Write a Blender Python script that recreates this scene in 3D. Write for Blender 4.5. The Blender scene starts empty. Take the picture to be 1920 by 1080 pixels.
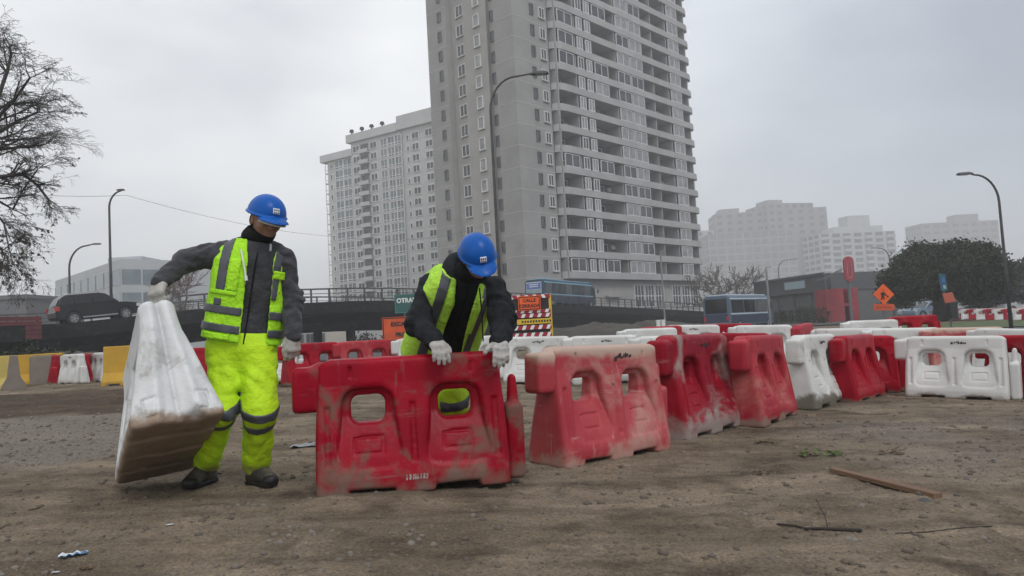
import bpy, bmesh, math, random
import numpy as np
from mathutils import Vector, Matrix

S = bpy.context.scene
COL = S.collection
RNG = random.Random(7)

# ------------------------------------------------------------------ camera
FPX = 1350.0
PITCH = math.atan(80 / 1350.0)
ROLL = math.atan(0.055)
CAM = np.array([0.0, 0.0, 1.0])
_f = np.array([0, math.cos(PITCH), math.sin(PITCH)])
_u0 = np.array([0, -math.sin(PITCH), math.cos(PITCH)])
_r0 = np.array([1.0, 0, 0])
CR = _r0 * math.cos(ROLL) - _u0 * math.sin(ROLL)
CU = _u0 * math.cos(ROLL) + _r0 * math.sin(ROLL)
cam_d = bpy.data.cameras.new('camera')
cam = bpy.data.objects.new('camera', cam_d)
COL.objects.link(cam)
cam_d.sensor_width = 36.0
cam_d.lens = 36.0 * FPX / 1920.0
cam_d.clip_start = 0.05
cam_d.clip_end = 4000
cam.matrix_world = Matrix(((CR[0], CU[0], -_f[0], CAM[0]), (CR[1], CU[1], -_f[1], CAM[1]), (CR[2], CU[2], -_f[2], CAM[2]), (0, 0, 0, 1)))
S.camera = cam

# ------------------------------------------------------------------ overcast sky
SUN_EL, SUN_AZ = math.radians(50), math.radians(145)
world = bpy.data.worlds.new('World')
S.world = world
world.use_nodes = True
nt = world.node_tree
for n in list(nt.nodes):
    nt.nodes.remove(n)
wo = nt.nodes.new('ShaderNodeOutputWorld')
bg = nt.nodes.new('ShaderNodeBackground')
bg.inputs['Strength'].default_value = 0.106
sky = nt.nodes.new('ShaderNodeTexSky')
sky.sky_type = 'NISHITA'
sky.sun_disc = False
sky.sun_elevation = SUN_EL
sky.sun_rotation = SUN_AZ
sky.dust_density = 4.0
tc = nt.nodes.new('ShaderNodeTexCoord')
mp = nt.nodes.new('ShaderNodeMapping')
mp.inputs['Scale'].default_value = (1, 1, 2.2)
nz = nt.nodes.new('ShaderNodeTexNoise')
nz.inputs['Scale'].default_value = 2.3
nz.inputs['Detail'].default_value = 4
nz.inputs['Roughness'].default_value = 0.45
rp = nt.nodes.new('ShaderNodeValToRGB')
rp.color_ramp.elements[0].position = 0.32
rp.color_ramp.elements[0].color = (7.5, 7.8, 8.3, 1)
rp.color_ramp.elements[1].position = 0.66
rp.color_ramp.elements[1].color = (12.8, 12.9, 12.9, 1)
mx = nt.nodes.new('ShaderNodeMix')
mx.data_type = 'RGBA'
mx.inputs['Factor'].default_value = 0.9
L_ = nt.links.new
L_(tc.outputs['Generated'], mp.inputs['Vector'])
L_(mp.outputs[0], nz.inputs['Vector'])
L_(nz.outputs['Fac'], rp.inputs['Fac'])
L_(sky.outputs[0], mx.inputs[6])
L_(rp.outputs[0], mx.inputs[7])
# the cloud cover thickens (greyer, bluer) from the left of the view to the right
sx = nt.nodes.new('ShaderNodeSeparateXYZ'); L_(tc.outputs['Generated'], sx.inputs[0])
mr = nt.nodes.new('ShaderNodeMapRange')
mr.inputs[1].default_value = -0.15; mr.inputs[2].default_value = 0.65
L_(sx.outputs['X'], mr.inputs[0])
m2 = nt.nodes.new('ShaderNodeMix'); m2.data_type = 'RGBA'; m2.blend_type = 'MULTIPLY'
m2.inputs[7].default_value = (0.50, 0.56, 0.65, 1)
L_(mr.outputs[0], m2.inputs['Factor']); L_(mx.outputs[2], m2.inputs[6])
L_(m2.outputs[2], bg.inputs['Color'])
L_(bg.outputs[0], wo.inputs['Surface'])

sd = bpy.data.lights.new('sun', 'SUN')
sd.energy = 1.5
sd.angle = math.radians(20)
sd.color = (1.0, 0.97, 0.93)
sun = bpy.data.objects.new('sun', sd)
COL.objects.link(sun)
sun.rotation_euler = (math.radians(90) - SUN_EL, 0, -SUN_AZ + math.pi)
_dir = Vector((math.sin(SUN_AZ) * math.cos(SUN_EL), math.cos(SUN_AZ) * math.cos(SUN_EL), math.sin(SUN_EL)))
sun.rotation_euler = (-_dir).to_track_quat('-Z', 'Y').to_euler()

S.view_settings.view_transform = 'Standard'
S.view_settings.look = 'None'
S.view_settings.gamma = 1.0
S.view_settings.exposure = 0.0
S.render.engine = 'CYCLES'
S.cycles.max_bounces = 6
S.cycles.diffuse_bounces = 3
S.cycles.glossy_bounces = 3
S.cycles.transmission_bounces = 4
S.cycles.transparent_max_bounces = 8
S.cycles.volume_bounces = 2
S.cycles.use_denoising = True

# ------------------------------------------------------------------ placing helpers
def ray(x, y):
    return _f + (x - 960) / FPX * CR + (540 - y) / FPX * CU

def at(x, y, Y):
    d = ray(x, y)
    return CAM + d * (Y / d[1])

def _sst(t, a, b):
    t = np.clip((t - a) / (b - a), 0, 1)
    return t * t * (3 - 2 * t)

def gz(X, Y):
    X = np.asarray(X, float); Y = np.asarray(Y, float)
    s = np.where(X < 0, 4 * np.tanh(X / 4), 9 * np.tanh(X / 9))
    z = 0.10 - 0.045 * (s + 1.1)
    z = z + 0.36 * _sst(Y, 9, 20) * _sst(X, -4, 3) * (1 - _sst(Y, 22, 42))
    k = _sst(Y, 28, 60) + _sst(-Y, 5, 30) + _sst(np.abs(X), 30, 60)
    k = np.clip(k, 0, 1)
    return z * (1 - k) + 0.0 * k

def gpt(x, y):
    d = ray(x, y)
    s = 1.0
    for _ in range(60):
        p = CAM + d * s
        g = float(gz(p[0], p[1]))
        s = s + (g - p[2]) / d[2] * 0.7
        s = min(max(s, 0.5), 400)
    return CAM + d * s

def gnormal(X, Y):
    e = 0.15
    return Vector((-(float(gz(X + e, Y)) - float(gz(X - e, Y))) / (2 * e), -(float(gz(X, Y + e)) - float(gz(X, Y - e))) / (2 * e), 1)).normalized()

# ------------------------------------------------------------------ naming helpers
def tag(o, label=None, cat=None, group=None, kind=None):
    if label: o['label'] = label
    if cat: o['category'] = cat
    if group: o['group'] = group
    if kind: o['kind'] = kind
    return o

def empty(name, loc, rz=0.0, label=None, cat=None, group=None):
    o = bpy.data.objects.new(name, None)
    COL.objects.link(o)
    o.location = loc
    o.rotation_euler = (0, 0, rz)
    o.empty_display_size = 0.2
    return tag(o, label, cat, group)

def npmesh(name, V, F, mats=(), smooth=False, midx=None):
    V = np.asarray(V, np.float32)
    me = bpy.data.meshes.new(name)
    if isinstance(F, np.ndarray):
        k = F.shape[1]
        me.vertices.add(len(V)); me.vertices.foreach_set('co', V.ravel())
        me.loops.add(F.size); me.loops.foreach_set('vertex_index', F.ravel().astype(np.int32))
        me.polygons.add(len(F)); me.polygons.foreach_set('loop_start', np.arange(0, F.size, k, dtype=np.int32))
        me.update(calc_edges=True)
    else:
        me.from_pydata([tuple(v) for v in V.tolist()], [], F)
        me.update()
    for m in mats: me.materials.append(m)
    if midx is not None: me.polygons.foreach_set('material_index', np.asarray(midx, np.int32))
    if smooth: me.polygons.foreach_set('use_smooth', np.ones(len(me.polygons), bool))
    return me

def link(name, me, parent=None, loc=(0, 0, 0), rot=None, mat=None):
    o = bpy.data.objects.new(name, me)
    COL.objects.link(o)
    o.parent = parent
    o.location = loc
    if rot is not None: o.rotation_euler = rot
    if mat is not None:
        o.material_slots[0].link = 'OBJECT'
        o.material_slots[0].material = mat
    return o

class MB:
    """collects faces, builds one mesh"""
    def __init__(s):
        s.v = []; s.f = []; s.m = []
    def face(s, pts, mi=0):
        b = len(s.v); s.v += [tuple(p) for p in pts]; s.f.append(list(range(b, b + len(pts)))); s.m.append(mi)
    def box(s, x0, x1, y0, y1, z0, z1, mi=0, T=None):
        c = [(x0, y0, z0), (x1, y0, z0), (x1, y1, z0), (x0, y1, z0), (x0, y0, z1), (x1, y0, z1), (x1, y1, z1), (x0, y1, z1)]
        if T is not None: c = [tuple(T @ Vector(p)) for p in c]
        b = len(s.v); s.v += c
        for q in ((0, 3, 2, 1), (4, 5, 6, 7), (0, 1, 5, 4), (1, 2, 6, 5), (2, 3, 7, 6), (3, 0, 4, 7)):
            s.f.append([b + i for i in q]); s.m.append(mi)
        return s
    def prism(s, poly, y0, y1, mi=0, inset=0.0, T=None):
        """polygon in x,z extruded along y"""
        n = len(poly); b = len(s.v)
        c = [(x, y0, z) for x, z in poly] + [(x, y1, z) for x, z in poly]
        if T is not None: c = [tuple(T @ Vector(p)) for p in c]
        s.v += c
        s.f.append([b + i for i in range(n)]); s.m.append(mi)
        s.f.append([b + n + i for i in reversed(range(n))]); s.m.append(mi)
        for i in range(n):
            j = (i + 1) % n
            s.f.append([b + j, b + i, b + n + i, b + n + j]); s.m.append(mi)
        return s
    def tube(s, pts, radii, seg=8, mi=0, caps=True):
        pts = [Vector(p) for p in pts]
        if not hasattr(radii, '__len__'): radii = [radii] * len(pts)
        rings = []; up = None
        for i, p in enumerate(pts):
            d = (pts[min(i + 1, len(pts) - 1)] - pts[max(i - 1, 0)])
            if d.length < 1e-9: d = Vector((0, 0, 1))
            d.normalize()
            if up is None:
                up = Vector((0, 0, 1)) if abs(d.z) < 0.9 else Vector((1, 0, 0))
            a = d.cross(up)
            if a.length < 1e-6: a = d.cross(Vector((0.3, 1, 0.2)))
            a.normalize(); c = a.cross(d); up = c
            b = len(s.v)
            for k in range(seg):
                t = 2 * math.pi * k / seg
                s.v.append(tuple(p + (a * math.cos(t) + c * math.sin(t)) * radii[i]))
            rings.append(b)
        for i in range(len(rings) - 1):
            for k in range(seg):
                j = (k + 1) % seg
                s.f.append([rings[i] + k, rings[i] + j, rings[i + 1] + j, rings[i + 1] + k]); s.m.append(mi)
        if caps and seg > 2:
            s.f.append([rings[0] + k for k in reversed(range(seg))]); s.m.append(mi)
            s.f.append([rings[-1] + k for k in range(seg)]); s.m.append(mi)
        return s
    def mesh(s, name, mats, smooth=False):
        return npmesh(name, np.array(s.v, np.float32).reshape(-1, 3), s.f, mats, smooth, s.m)
    def obj(s, name, mats, parent=None, loc=(0, 0, 0), rot=None, smooth=False, bevel=0.0):
        if not isinstance(mats, (list, tuple)): mats = [mats]
        o = link(name, s.mesh(name, mats, smooth), parent, loc, rot)
        if bevel:
            m = o.modifiers.new('bevel', 'BEVEL'); m.width = bevel; m.segments = 2; m.limit_method = 'ANGLE'
        return o

# ------------------------------------------------------------------ materials
_MC = {}
def mat(name, col, rough=0.7, col2=None, scale=5.0, col3=None, scale3=1.0, bump=0.0, bscale=40.0, metal=0.0, detail=6, stretch=(1, 1, 1), lo=0.35, hi=0.65, lo3=0.5, hi3=0.62, spec=0.5, coords='Object', rand=True, rough2=None, lowdirt=None, top=None, scratch=None, transmission=0.0, sheen=0.0, sub=0.0):
    if name in _MC: return _MC[name]
    m = bpy.data.materials.new(name); m.use_nodes = True
    t = m.node_tree; N = t.nodes; K = t.links.new
    bs = N['Principled BSDF']
    c4 = lambda c: (c[0], c[1], c[2], 1)
    bs.inputs['Base Color'].default_value = c4(col)
    bs.inputs['Roughness'].default_value = rough
    bs.inputs['Metallic'].default_value = metal
    bs.inputs['Specular IOR Level'].default_value = spec
    if sheen: bs.inputs['Sheen Weight'].default_value = sheen
    if transmission: bs.inputs['Transmission Weight'].default_value = transmission
    tcn = N.new('ShaderNodeTexCoord'); mpn = N.new('ShaderNodeMapping')
    mpn.inputs['Scale'].default_value = stretch
    K(tcn.outputs[coords], mpn.inputs['Vector'])
    oi = N.new('ShaderNodeObjectInfo')
    ml = N.new('ShaderNodeMath'); ml.operation = 'MULTIPLY'; ml.inputs[1].default_value = 40.0 if rand else 0.0
    K(oi.outputs['Random'], ml.inputs[0])
    def noise(sc, det, ro=0.55, off=0.0, dist=0.0):
        n = N.new('ShaderNodeTexNoise'); n.noise_dimensions = '4D'
        n.inputs['Scale'].default_value = sc; n.inputs['Detail'].default_value = det; n.inputs['Roughness'].default_value = ro
        n.inputs['Distortion'].default_value = dist
        K(mpn.outputs[0], n.inputs['Vector'])
        if rand or off:
            a = N.new('ShaderNodeMath'); a.operation = 'ADD'; a.inputs[1].default_value = off
            K(ml.outputs[0], a.inputs[0]); K(a.outputs[0], n.inputs['W'])
        return n.outputs['Fac']
    def rng(src, a, b):
        r = N.new('ShaderNodeMapRange'); r.interpolation_type = 'SMOOTHSTEP'
        r.inputs[1].default_value = a; r.inputs[2].default_value = b
        K(src, r.inputs[0]); return r.outputs[0]
    def mixc(fac, A, B):
        x = N.new('ShaderNodeMix'); x.data_type = 'RGBA'
        K(fac, x.inputs['Factor'])
        if isinstance(A, tuple): x.inputs[6].default_value = c4(A)
        else: K(A, x.inputs[6])
        x.inputs[7].default_value = c4(B)
        return x.outputs[2]
    cur = tuple(col)
    if col2 is not None: cur = mixc(rng(noise(scale, detail, 0.6), lo, hi), cur, col2)
    if col3 is not None:
        f3 = rng(noise(scale3, 8, 0.65, 7.3, 0.4), lo3, hi3)
        cur = mixc(f3, cur, col3)
        if rough2 is not None:
            r_ = N.new('ShaderNodeMapRange'); r_.inputs[3].default_value = rough; r_.inputs[4].default_value = rough2
            K(f3, r_.inputs[0]); K(r_.outputs[0], bs.inputs['Roughness'])
    if lowdirt is not None:      # dirt splashed up from the ground: (colour, top height, softness)
        dc, dz, sf = lowdirt
        sp = N.new('ShaderNodeSeparateXYZ'); K(tcn.outputs['Object'], sp.inputs[0])
        ad = N.new('ShaderNodeMath'); ad.operation = 'MULTIPLY_ADD'; ad.inputs[1].default_value = -sf * 5.0; K(noise(3.6, 8, 0.62, 13.0, 0.5), ad.inputs[0]); K(sp.outputs['Z'], ad.inputs[2])
        fz = rng(ad.outputs[0], dz - sf * 2.5 + sf * 0.45, dz - sf * 2.5 - sf * 0.5)
        q9 = N.new('ShaderNodeMath'); q9.operation = 'MULTIPLY'; q9.inputs[1].default_value = 0.93; K(fz, q9.inputs[0])
        cur = mixc(q9.outputs[0], cur, dc)
    if scratch is not None:  # fine scrapes running down and across the moulding
        for (sx_, sz_, w0) in ((1.0, .07, 31.0), (.09, 1.0, 47.0)):
            mp2 = N.new('ShaderNodeMapping'); mp2.inputs['Scale'].default_value = (sx_, sx_, sz_); mp2.inputs['Rotation'].default_value = (0, .25, 0)
            K(tcn.outputs['Object'], mp2.inputs['Vector'])
            n_ = N.new('ShaderNodeTexNoise'); n_.noise_dimensions = '4D'; n_.inputs['Scale'].default_value = 26; n_.inputs['Detail'].default_value = 5; n_.inputs['Roughness'].default_value = .7
            a_ = N.new('ShaderNodeMath'); a_.operation = 'ADD'; a_.inputs[1].default_value = w0
            K(ml.outputs[0], a_.inputs[0]); K(a_.outputs[0], n_.inputs['W']); K(mp2.outputs[0], n_.inputs['Vector'])
            f_ = N.new('ShaderNodeMath'); f_.operation = 'MULTIPLY'; f_.inputs[1].default_value = .55
            K(rng(n_.outputs['Fac'], .60, .70), f_.inputs[0])
            cur = mixc(f_.outputs[0], cur, scratch)
    if top is not None:      # sun bleached upper band: (colour, height, ragged edge)
        dc, dz, sf = top
        sp = N.new('ShaderNodeSeparateXYZ'); K(tcn.outputs['Object'], sp.inputs[0])
        ad = N.new('ShaderNodeMath'); ad.operation = 'MULTIPLY_ADD'; ad.inputs[1].default_value = sf * 4.0; K(noise(3.0, 5, 0.55, 21.0, 0.3), ad.inputs[0]); K(sp.outputs['Z'], ad.inputs[2])
        cur = mixc(rng(ad.outputs[0], dz + sf * 1.5, dz + sf * 2.7), cur, dc)
    if not isinstance(cur, tuple): K(cur, bs.inputs['Base Color'])
    if bump:
        b = N.new('ShaderNodeBump'); b.inputs['Strength'].default_value = min(1.0, bump); b.inputs['Distance'].default_value = 0.02 * max(1, bump)
        K(noise(bscale, 5, 0.6, 3.1), b.inputs['Height']); K(b.outputs[0], bs.inputs['Normal'])
    _MC[name] = m
    return m

# ------------------------------------------------------------------ signed distance modelling
_LAT = np.random.RandomState(5).rand(32, 32, 32).astype(np.float32)
def vnoise(P, f, off=0.0):
    q = P * f + off
    i = np.floor(q).astype(np.int64); t = (q - i).astype(np.float32); t = t * t * (3 - 2 * t)
    i0 = i & 31; i1 = (i + 1) & 31
    x0, y0, z0 = i0[:, 0], i0[:, 1], i0[:, 2]; x1, y1, z1 = i1[:, 0], i1[:, 1], i1[:, 2]
    tx, ty, tz = t[:, 0], t[:, 1], t[:, 2]
    a = _LAT[x0, y0, z0] * (1 - tx) + _LAT[x1, y0, z0] * tx
    b = _LAT[x0, y1, z0] * (1 - tx) + _LAT[x1, y1, z0] * tx
    c = _LAT[x0, y0, z1] * (1 - tx) + _LAT[x1, y0, z1] * tx
    d = _LAT[x0, y1, z1] * (1 - tx) + _LAT[x1, y1, z1] * tx
    return ((a * (1 - ty) + b * ty) * (1 - tz) + (c * (1 - ty) + d * ty) * tz) * 2 - 1

def smin(a, b, k):
    h = np.maximum(k - np.abs(a - b), 0) / k
    return np.minimum(a, b) - h * h * k * 0.25

def smax(a, b, k):
    return -smin(-a, -b, k)

def cap(P, a, b, ra, rb=None):
    if rb is None: rb = ra
    a = np.asarray(a, np.float32); b = np.asarray(b, np.float32)
    ba = b - a; L = max(float(ba @ ba), 1e-9)
    t = np.clip(((P - a) @ ba) / L, 0, 1)
    q = P - a - t[:, None] * ba
    return np.sqrt((q * q).sum(1)) - (ra + (rb - ra) * t)

def ell(P, c, r):
    r = np.asarray(r, np.float32)
    q = (P - np.asarray(c, np.float32)) / r
    k0 = np.sqrt((q * q).sum(1)) + 1e-9
    q2 = q / r
    k1 = np.sqrt((q2 * q2).sum(1)) + 1e-9
    return k0 * (k0 - 1.0) / k1

def rbox(P, c, h, r=0.0):
    q = np.abs(P - np.asarray(c, np.float32)) - (np.asarray(h, np.float32) - r)
    return np.sqrt((np.maximum(q, 0) ** 2).sum(1)) + np.minimum(q.max(1), 0) - r

def sdf_mesh(f, lo, hi, h, margin=0.03, B=8):
    lo = np.asarray(lo, np.float64); hi = np.asarray(hi, np.float64)
    nb = np.maximum(1, np.ceil((hi - lo) / (h * B)).astype(int))
    n = nb * B
    cx = [lo[i] + (np.arange(nb[i]) + 0.5) * B * h - 0.5 * h for i in range(3)]
    G = np.stack(np.meshgrid(*cx, indexing='ij'), -1).reshape(-1, 3).astype(np.float32)
    dc = f(G)
    D = np.repeat(np.repeat(np.repeat(np.where(dc < 0, -1.0, 1.0).reshape(nb).astype(np.float32), B, 0), B, 1), B, 2)
    keep = np.nonzero(np.abs(dc) < B * h * 0.9 + margin)[0]
    bi = np.stack(np.unravel_index(keep, nb), -1)
    o = np.stack(np.meshgrid(*[np.arange(B)] * 3, indexing='ij'), -1).reshape(-1, 3)
    for c0 in range(0, len(bi), 400):
        ix = (bi[c0:c0 + 400, None, :] * B + o[None]).reshape(-1, 3)
        P = (lo + ix * h).astype(np.float32)
        D[ix[:, 0], ix[:, 1], ix[:, 2]] = f(P)
    sg = D < 0
    c = [(i, j, k) for i in (0, 1) for j in (0, 1) for k in (0, 1)]
    sh = lambda A, o: A[o[0]:A.shape[0] - 1 + o[0], o[1]:A.shape[1] - 1 + o[1], o[2]:A.shape[2] - 1 + o[2]]
    cnt = sum(sh(sg, q).astype(np.int8) for q in c)
    act = (cnt > 0) & (cnt < 8)
    ai = np.stack(np.nonzero(act), -1)
    if len(ai) == 0: return np.zeros((0, 3)), np.zeros((0, 4), np.int32)
    vid = -np.ones(act.shape, np.int64); vid[act] = np.arange(len(ai))
    val = {q: D[ai[:, 0] + q[0], ai[:, 1] + q[1], ai[:, 2] + q[2]] for q in c}
    acc = np.zeros((len(ai), 3)); num = np.zeros(len(ai))
    for q in c:
        for ax in range(3):
            if q[ax]: continue
            q2 = list(q); q2[ax] = 1; q2 = tuple(q2)
            a, b = val[q], val[q2]
            m = (a < 0) != (b < 0)
            t = np.where(m, a / np.where(m, a - b, 1), 0)
            p = np.tile(np.array(q, float), (len(ai), 1)); p[:, ax] += t
            acc[m] += p[m]; num[m] += 1
    V = lo + (ai + acc / num[:, None]) * h
    Fs = []
    for ax in range(3):
        b_, c_ = (ax + 1) % 3, (ax + 2) % 3
        A0 = np.take(sg, range(0, sg.shape[ax] - 1), ax); A1 = np.take(sg, range(1, sg.shape[ax]), ax)
        e = np.stack(np.nonzero(A0 != A1), -1)
        ok = (e[:, b_] > 0) & (e[:, c_] > 0) & (e[:, b_] < act.shape[b_]) & (e[:, c_] < act.shape[c_])
        e = e[ok]
        if not len(e): continue
        s0 = sg[e[:, 0], e[:, 1], e[:, 2]]
        def g(db, dc_):
            x = e.copy(); x[:, b_] -= db; x[:, c_] -= dc_
            return vid[x[:, 0], x[:, 1], x[:, 2]]
        q = np.stack([g(1, 1), g(0, 1), g(0, 0), g(1, 0)], -1)
        q[~s0] = q[~s0][:, ::-1]
        Fs.append(q[(q >= 0).all(1)])
    return V, np.concatenate(Fs).astype(np.int32)

def relax(V, F, it=1, k=0.5):
    for _ in range(it):
        A = np.zeros_like(V); n = np.zeros(len(V))
        for i in range(4):
            j = (i + 1) % 4
            np.add.at(A, F[:, i], V[F[:, j]]); np.add.at(n, F[:, i], 1)
            np.add.at(A, F[:, j], V[F[:, i]]); np.add.at(n, F[:, j], 1)
        V = V + k * (A / np.maximum(n, 1)[:, None] - V)
    return V

def largest_piece(V, F):
    lab = np.arange(len(V))
    for _ in range(2000):
        m = lab[F].min(1); new = lab.copy()
        for i in range(4): np.minimum.at(new, F[:, i], m)
        new = new[new]
        if (new == lab).all(): break
        lab = new
    u, c = np.unique(lab[F[:, 0]], return_counts=True)
    k = u[c.argmax()]; F = F[lab[F[:, 0]] == k]
    used = np.unique(F); mp_ = -np.ones(len(V), np.int64); mp_[used] = np.arange(len(used))
    return V[used], mp_[F].astype(np.int32)

def sdf_obj(name, f, lo, hi, h, mats, parent=None, origin=(0, 0, 0), sm=1, margin=0.03, one=False):
    V, F = sdf_mesh(f, lo, hi, h, margin)
    if one and len(F): V, F = largest_piece(V, F)
    if len(V): V = relax(V, F, sm)
    V = V - np.asarray(origin)
    if not isinstance(mats, (list, tuple)): mats = [mats]
    return link(name, npmesh(name, V, F, mats, True), parent)

def text_mesh(name, body, size, m, extrude=0.0, align='CENTER', bold=0.0, sx=1.0):
    cu = bpy.data.curves.new('tmp', 'FONT'); cu.body = body; cu.size = size; cu.extrude = extrude
    cu.align_x = align; cu.align_y = 'CENTER'; cu.offset = bold; cu.resolution_u = 3
    ob = bpy.data.objects.new('tmp', cu); COL.objects.link(ob)
    bpy.context.view_layer.update()
    me = bpy.data.meshes.new_from_object(ob.evaluated_get(bpy.context.evaluated_depsgraph_get()))
    bpy.data.objects.remove(ob); bpy.data.curves.remove(cu)
    me.name = name; me.materials.clear(); me.materials.append(m)
    if sx != 1.0:
        me.transform(Matrix.Diagonal((sx, 1, 1, 1)))
    # text lies in x,y; stand it up facing -y
    me.transform(Matrix.Rotation(math.radians(90), 4, 'X'))
    return me
# ------------------------------------------------------------------ ground
m_dirt = mat('packed_dirt', (0.175, 0.14, 0.102), 0.95, (0.25, 0.205, 0.155), 1.1, (0.115, 0.09, 0.066), 2.6, bump=1.5, bscale=34, lo3=0.48, hi3=0.68, rand=False, spec=0.25)
def _dirt_extra(m):
    t = m.node_tree; N = t.nodes; K = t.links.new; bs = N['Principled BSDF']
    src = bs.inputs['Base Color'].links[0].from_socket
    tcn = N.new('ShaderNodeTexCoord')
    mpn = N.new('ShaderNodeMapping'); mpn.inputs['Scale'].default_value = (0.55, 2.2, 1); mpn.inputs['Rotation'].default_value = (0, 0, math.radians(-8))
    K(tcn.outputs['Object'], mpn.inputs[0])
    n = N.new('ShaderNodeTexNoise'); n.inputs['Scale'].default_value = 1.3; n.inputs['Detail'].default_value = 9; n.inputs['Roughness'].default_value = 0.68
    K(mpn.outputs[0], n.inputs['Vector'])
    r = N.new('ShaderNodeMapRange'); r.inputs[1].default_value = 0.36; r.inputs[2].default_value = 0.66
    K(n.outputs['Fac'], r.inputs[0])
    x = N.new('ShaderNodeMix'); x.data_type = 'RGBA'; x.blend_type = 'MULTIPLY'
    x.inputs['Factor'].default_value = 1.0
    rp = N.new('ShaderNodeValToRGB'); rp.color_ramp.elements[0].color = (0.50, 0.47, 0.44, 1); rp.color_ramp.elements[1].color = (1.25, 1.21, 1.15, 1)
    K(r.outputs[0], rp.inputs[0]); K(src, x.inputs[6]); K(rp.outputs[0], x.inputs[7])
    # fine speckle of grit
    n2 = N.new('ShaderNodeTexNoise'); n2.inputs['Scale'].default_value = 60; n2.inputs['Detail'].default_value = 7; n2.inputs['Roughness'].default_value = 0.75
    K(tcn.outputs['Object'], n2.inputs['Vector'])
    r2 = N.new('ShaderNodeMapRange'); r2.inputs[1].default_value = 0.35; r2.inputs[2].default_value = 0.7; r2.inputs[3].default_value = 0.55; r2.inputs[4].default_value = 1.4
    K(n2.outputs['Fac'], r2.inputs[0])
    y = N.new('ShaderNodeMix'); y.data_type = 'RGBA'; y.blend_type = 'MULTIPLY'; y.inputs['Factor'].default_value = 1.0
    K(x.outputs[2], y.inputs[6]); K(r2.outputs[0], y.inputs[7])
    # greyer gravelly ground in patches (vertex mask)
    at_ = N.new('ShaderNodeAttribute'); at_.attribute_name = 'gravel'
    w = N.new('ShaderNodeMix'); w.data_type = 'RGBA'
    K(at_.outputs['Fac'], w.inputs['Factor']); K(y.outputs[2], w.inputs[6])
    z = N.new('ShaderNodeMix'); z.data_type = 'RGBA'; z.blend_type = 'MULTIPLY'; z.inputs['Factor'].default_value = 1.0
    z.inputs[6].default_value = (0.185, 0.165, 0.145, 1)
    n3 = N.new('ShaderNodeTexVoronoi'); n3.inputs['Scale'].default_value = 70
    K(tcn.outputs['Object'], n3.inputs['Vector'])
    r3 = N.new('ShaderNodeMapRange'); r3.inputs[3].default_value = 0.55; r3.inputs[4].default_value = 1.35
    sp = N.new('ShaderNodeSeparateColor'); K(n3.outputs['Color'], sp.inputs[0]); K(sp.outputs[0], r3.inputs[0])
    K(r3.outputs[0], z.inputs[7]); K(z.outputs[2], w.inputs[7])
    dm = N.new('ShaderNodeAttribute'); dm.attribute_name = 'damp_rut'
    dx = N.new('ShaderNodeMix'); dx.data_type = 'RGBA'; dx.blend_type = 'MULTIPLY'
    K(dm.outputs['Fac'], dx.inputs['Factor']); K(w.outputs[2], dx.inputs[6]); dx.inputs[7].default_value = (0.42, 0.38, 0.35, 1)
    K(dx.outputs[2], bs.inputs['Base Color'])
_dirt_extra(m_dirt)

def gravel_mask(X, Y):
    P = np.stack([X, Y, np.zeros_like(X)], -1).astype(np.float32)
    n = vnoise(P, 0.55, 3.3) + 0.6 * vnoise(P, 1.7, 9.1) + 0.3 * vnoise(P, 5, 1.1)
    a = _sst(X, 0.6, 3.2) * (1 - _sst(Y, 9, 14)) * 0.45 + _sst(-X, 2.2, 4.0) * _sst(Y, 4.6, 6.0) * (1 - _sst(Y, 9.0, 11.0)) * 1.1
    return np.clip(_sst(n * 0.45 + a, 0.25, 1.1), 0, 1) * 0.7

def damp_rut_mask(X, Y):
    P = np.stack([X, Y, np.zeros_like(X)], -1).astype(np.float32)
    n = vnoise(P, 0.9, 6.3) + .6 * vnoise(P * np.array([.5, 1.6, 1], np.float32), 2.6, 2.1) + .35 * vnoise(P, 8, 3.1)
    m = _sst(n * .5 + _sst(-X, 3.2, 5.2) * _sst(Y, 9, 10.5) * (1 - _sst(Y, 14, 17)) * 1.2, .45, .95)
    w = .12 * vnoise(P, 1.1, 7.7) + .03 * vnoise(P, 7, 1.7)
    for (y0, sl, wd, x0, x1, k) in ((3.05, .10, .035, -2.2, .2, .8), (4.6, .16, .10, -6, -1.2, .6), (5.0, .16, .10, -6, -1.4, .5), (3.6, -.05, .05, .4, 3.2, .35), (6.6, .12, .12, -1, 5, .4)):  # dark lines coloured along the tyre ruts and a thin crack
        d = (Y - y0) - sl * X + w
        m = np.maximum(m, k * np.exp(-(d / wd) ** 2) * _sst(X, x0, x0 + .5) * (1 - _sst(X, x1 - .5, x1)) * np.clip(.6 + 1.2 * vnoise(P, 3.3, 9.9), 0, 1))
    return np.clip(m, 0, 1)

def relief(X, Y):
    P = np.stack([X, Y, np.zeros_like(X)], -1).astype(np.float32)
    R = 0.014 * vnoise(P, 1.3, 2.2) + 0.009 * vnoise(P, 4.5, 7.7) + 0.008 * vnoise(P, 14, 4.4) + 0.006 * np.abs(vnoise(P, 31, 1.4)) + 0.003 * vnoise(P, 70, 6.4)
    # ruts left by tyres, running away to the left
    d = (Y - 3.3) - 0.18 * (X + 1.0)
    R += 0.008 * np.sin(d * 9 + 1.2 * vnoise(P, 0.8, 5.5)) * np.exp(-(d / 0.9) ** 2)
    d2 = Y - 11.5
    R += -0.05 * np.exp(-(d2 / 1.6) ** 2) * _sst(-X, 2.5, 5) + 0.03 * vnoise(P, 2.2, 8.8) * _sst(-X, 3, 6) * _sst(Y, 8, 11)
    return R

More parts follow.
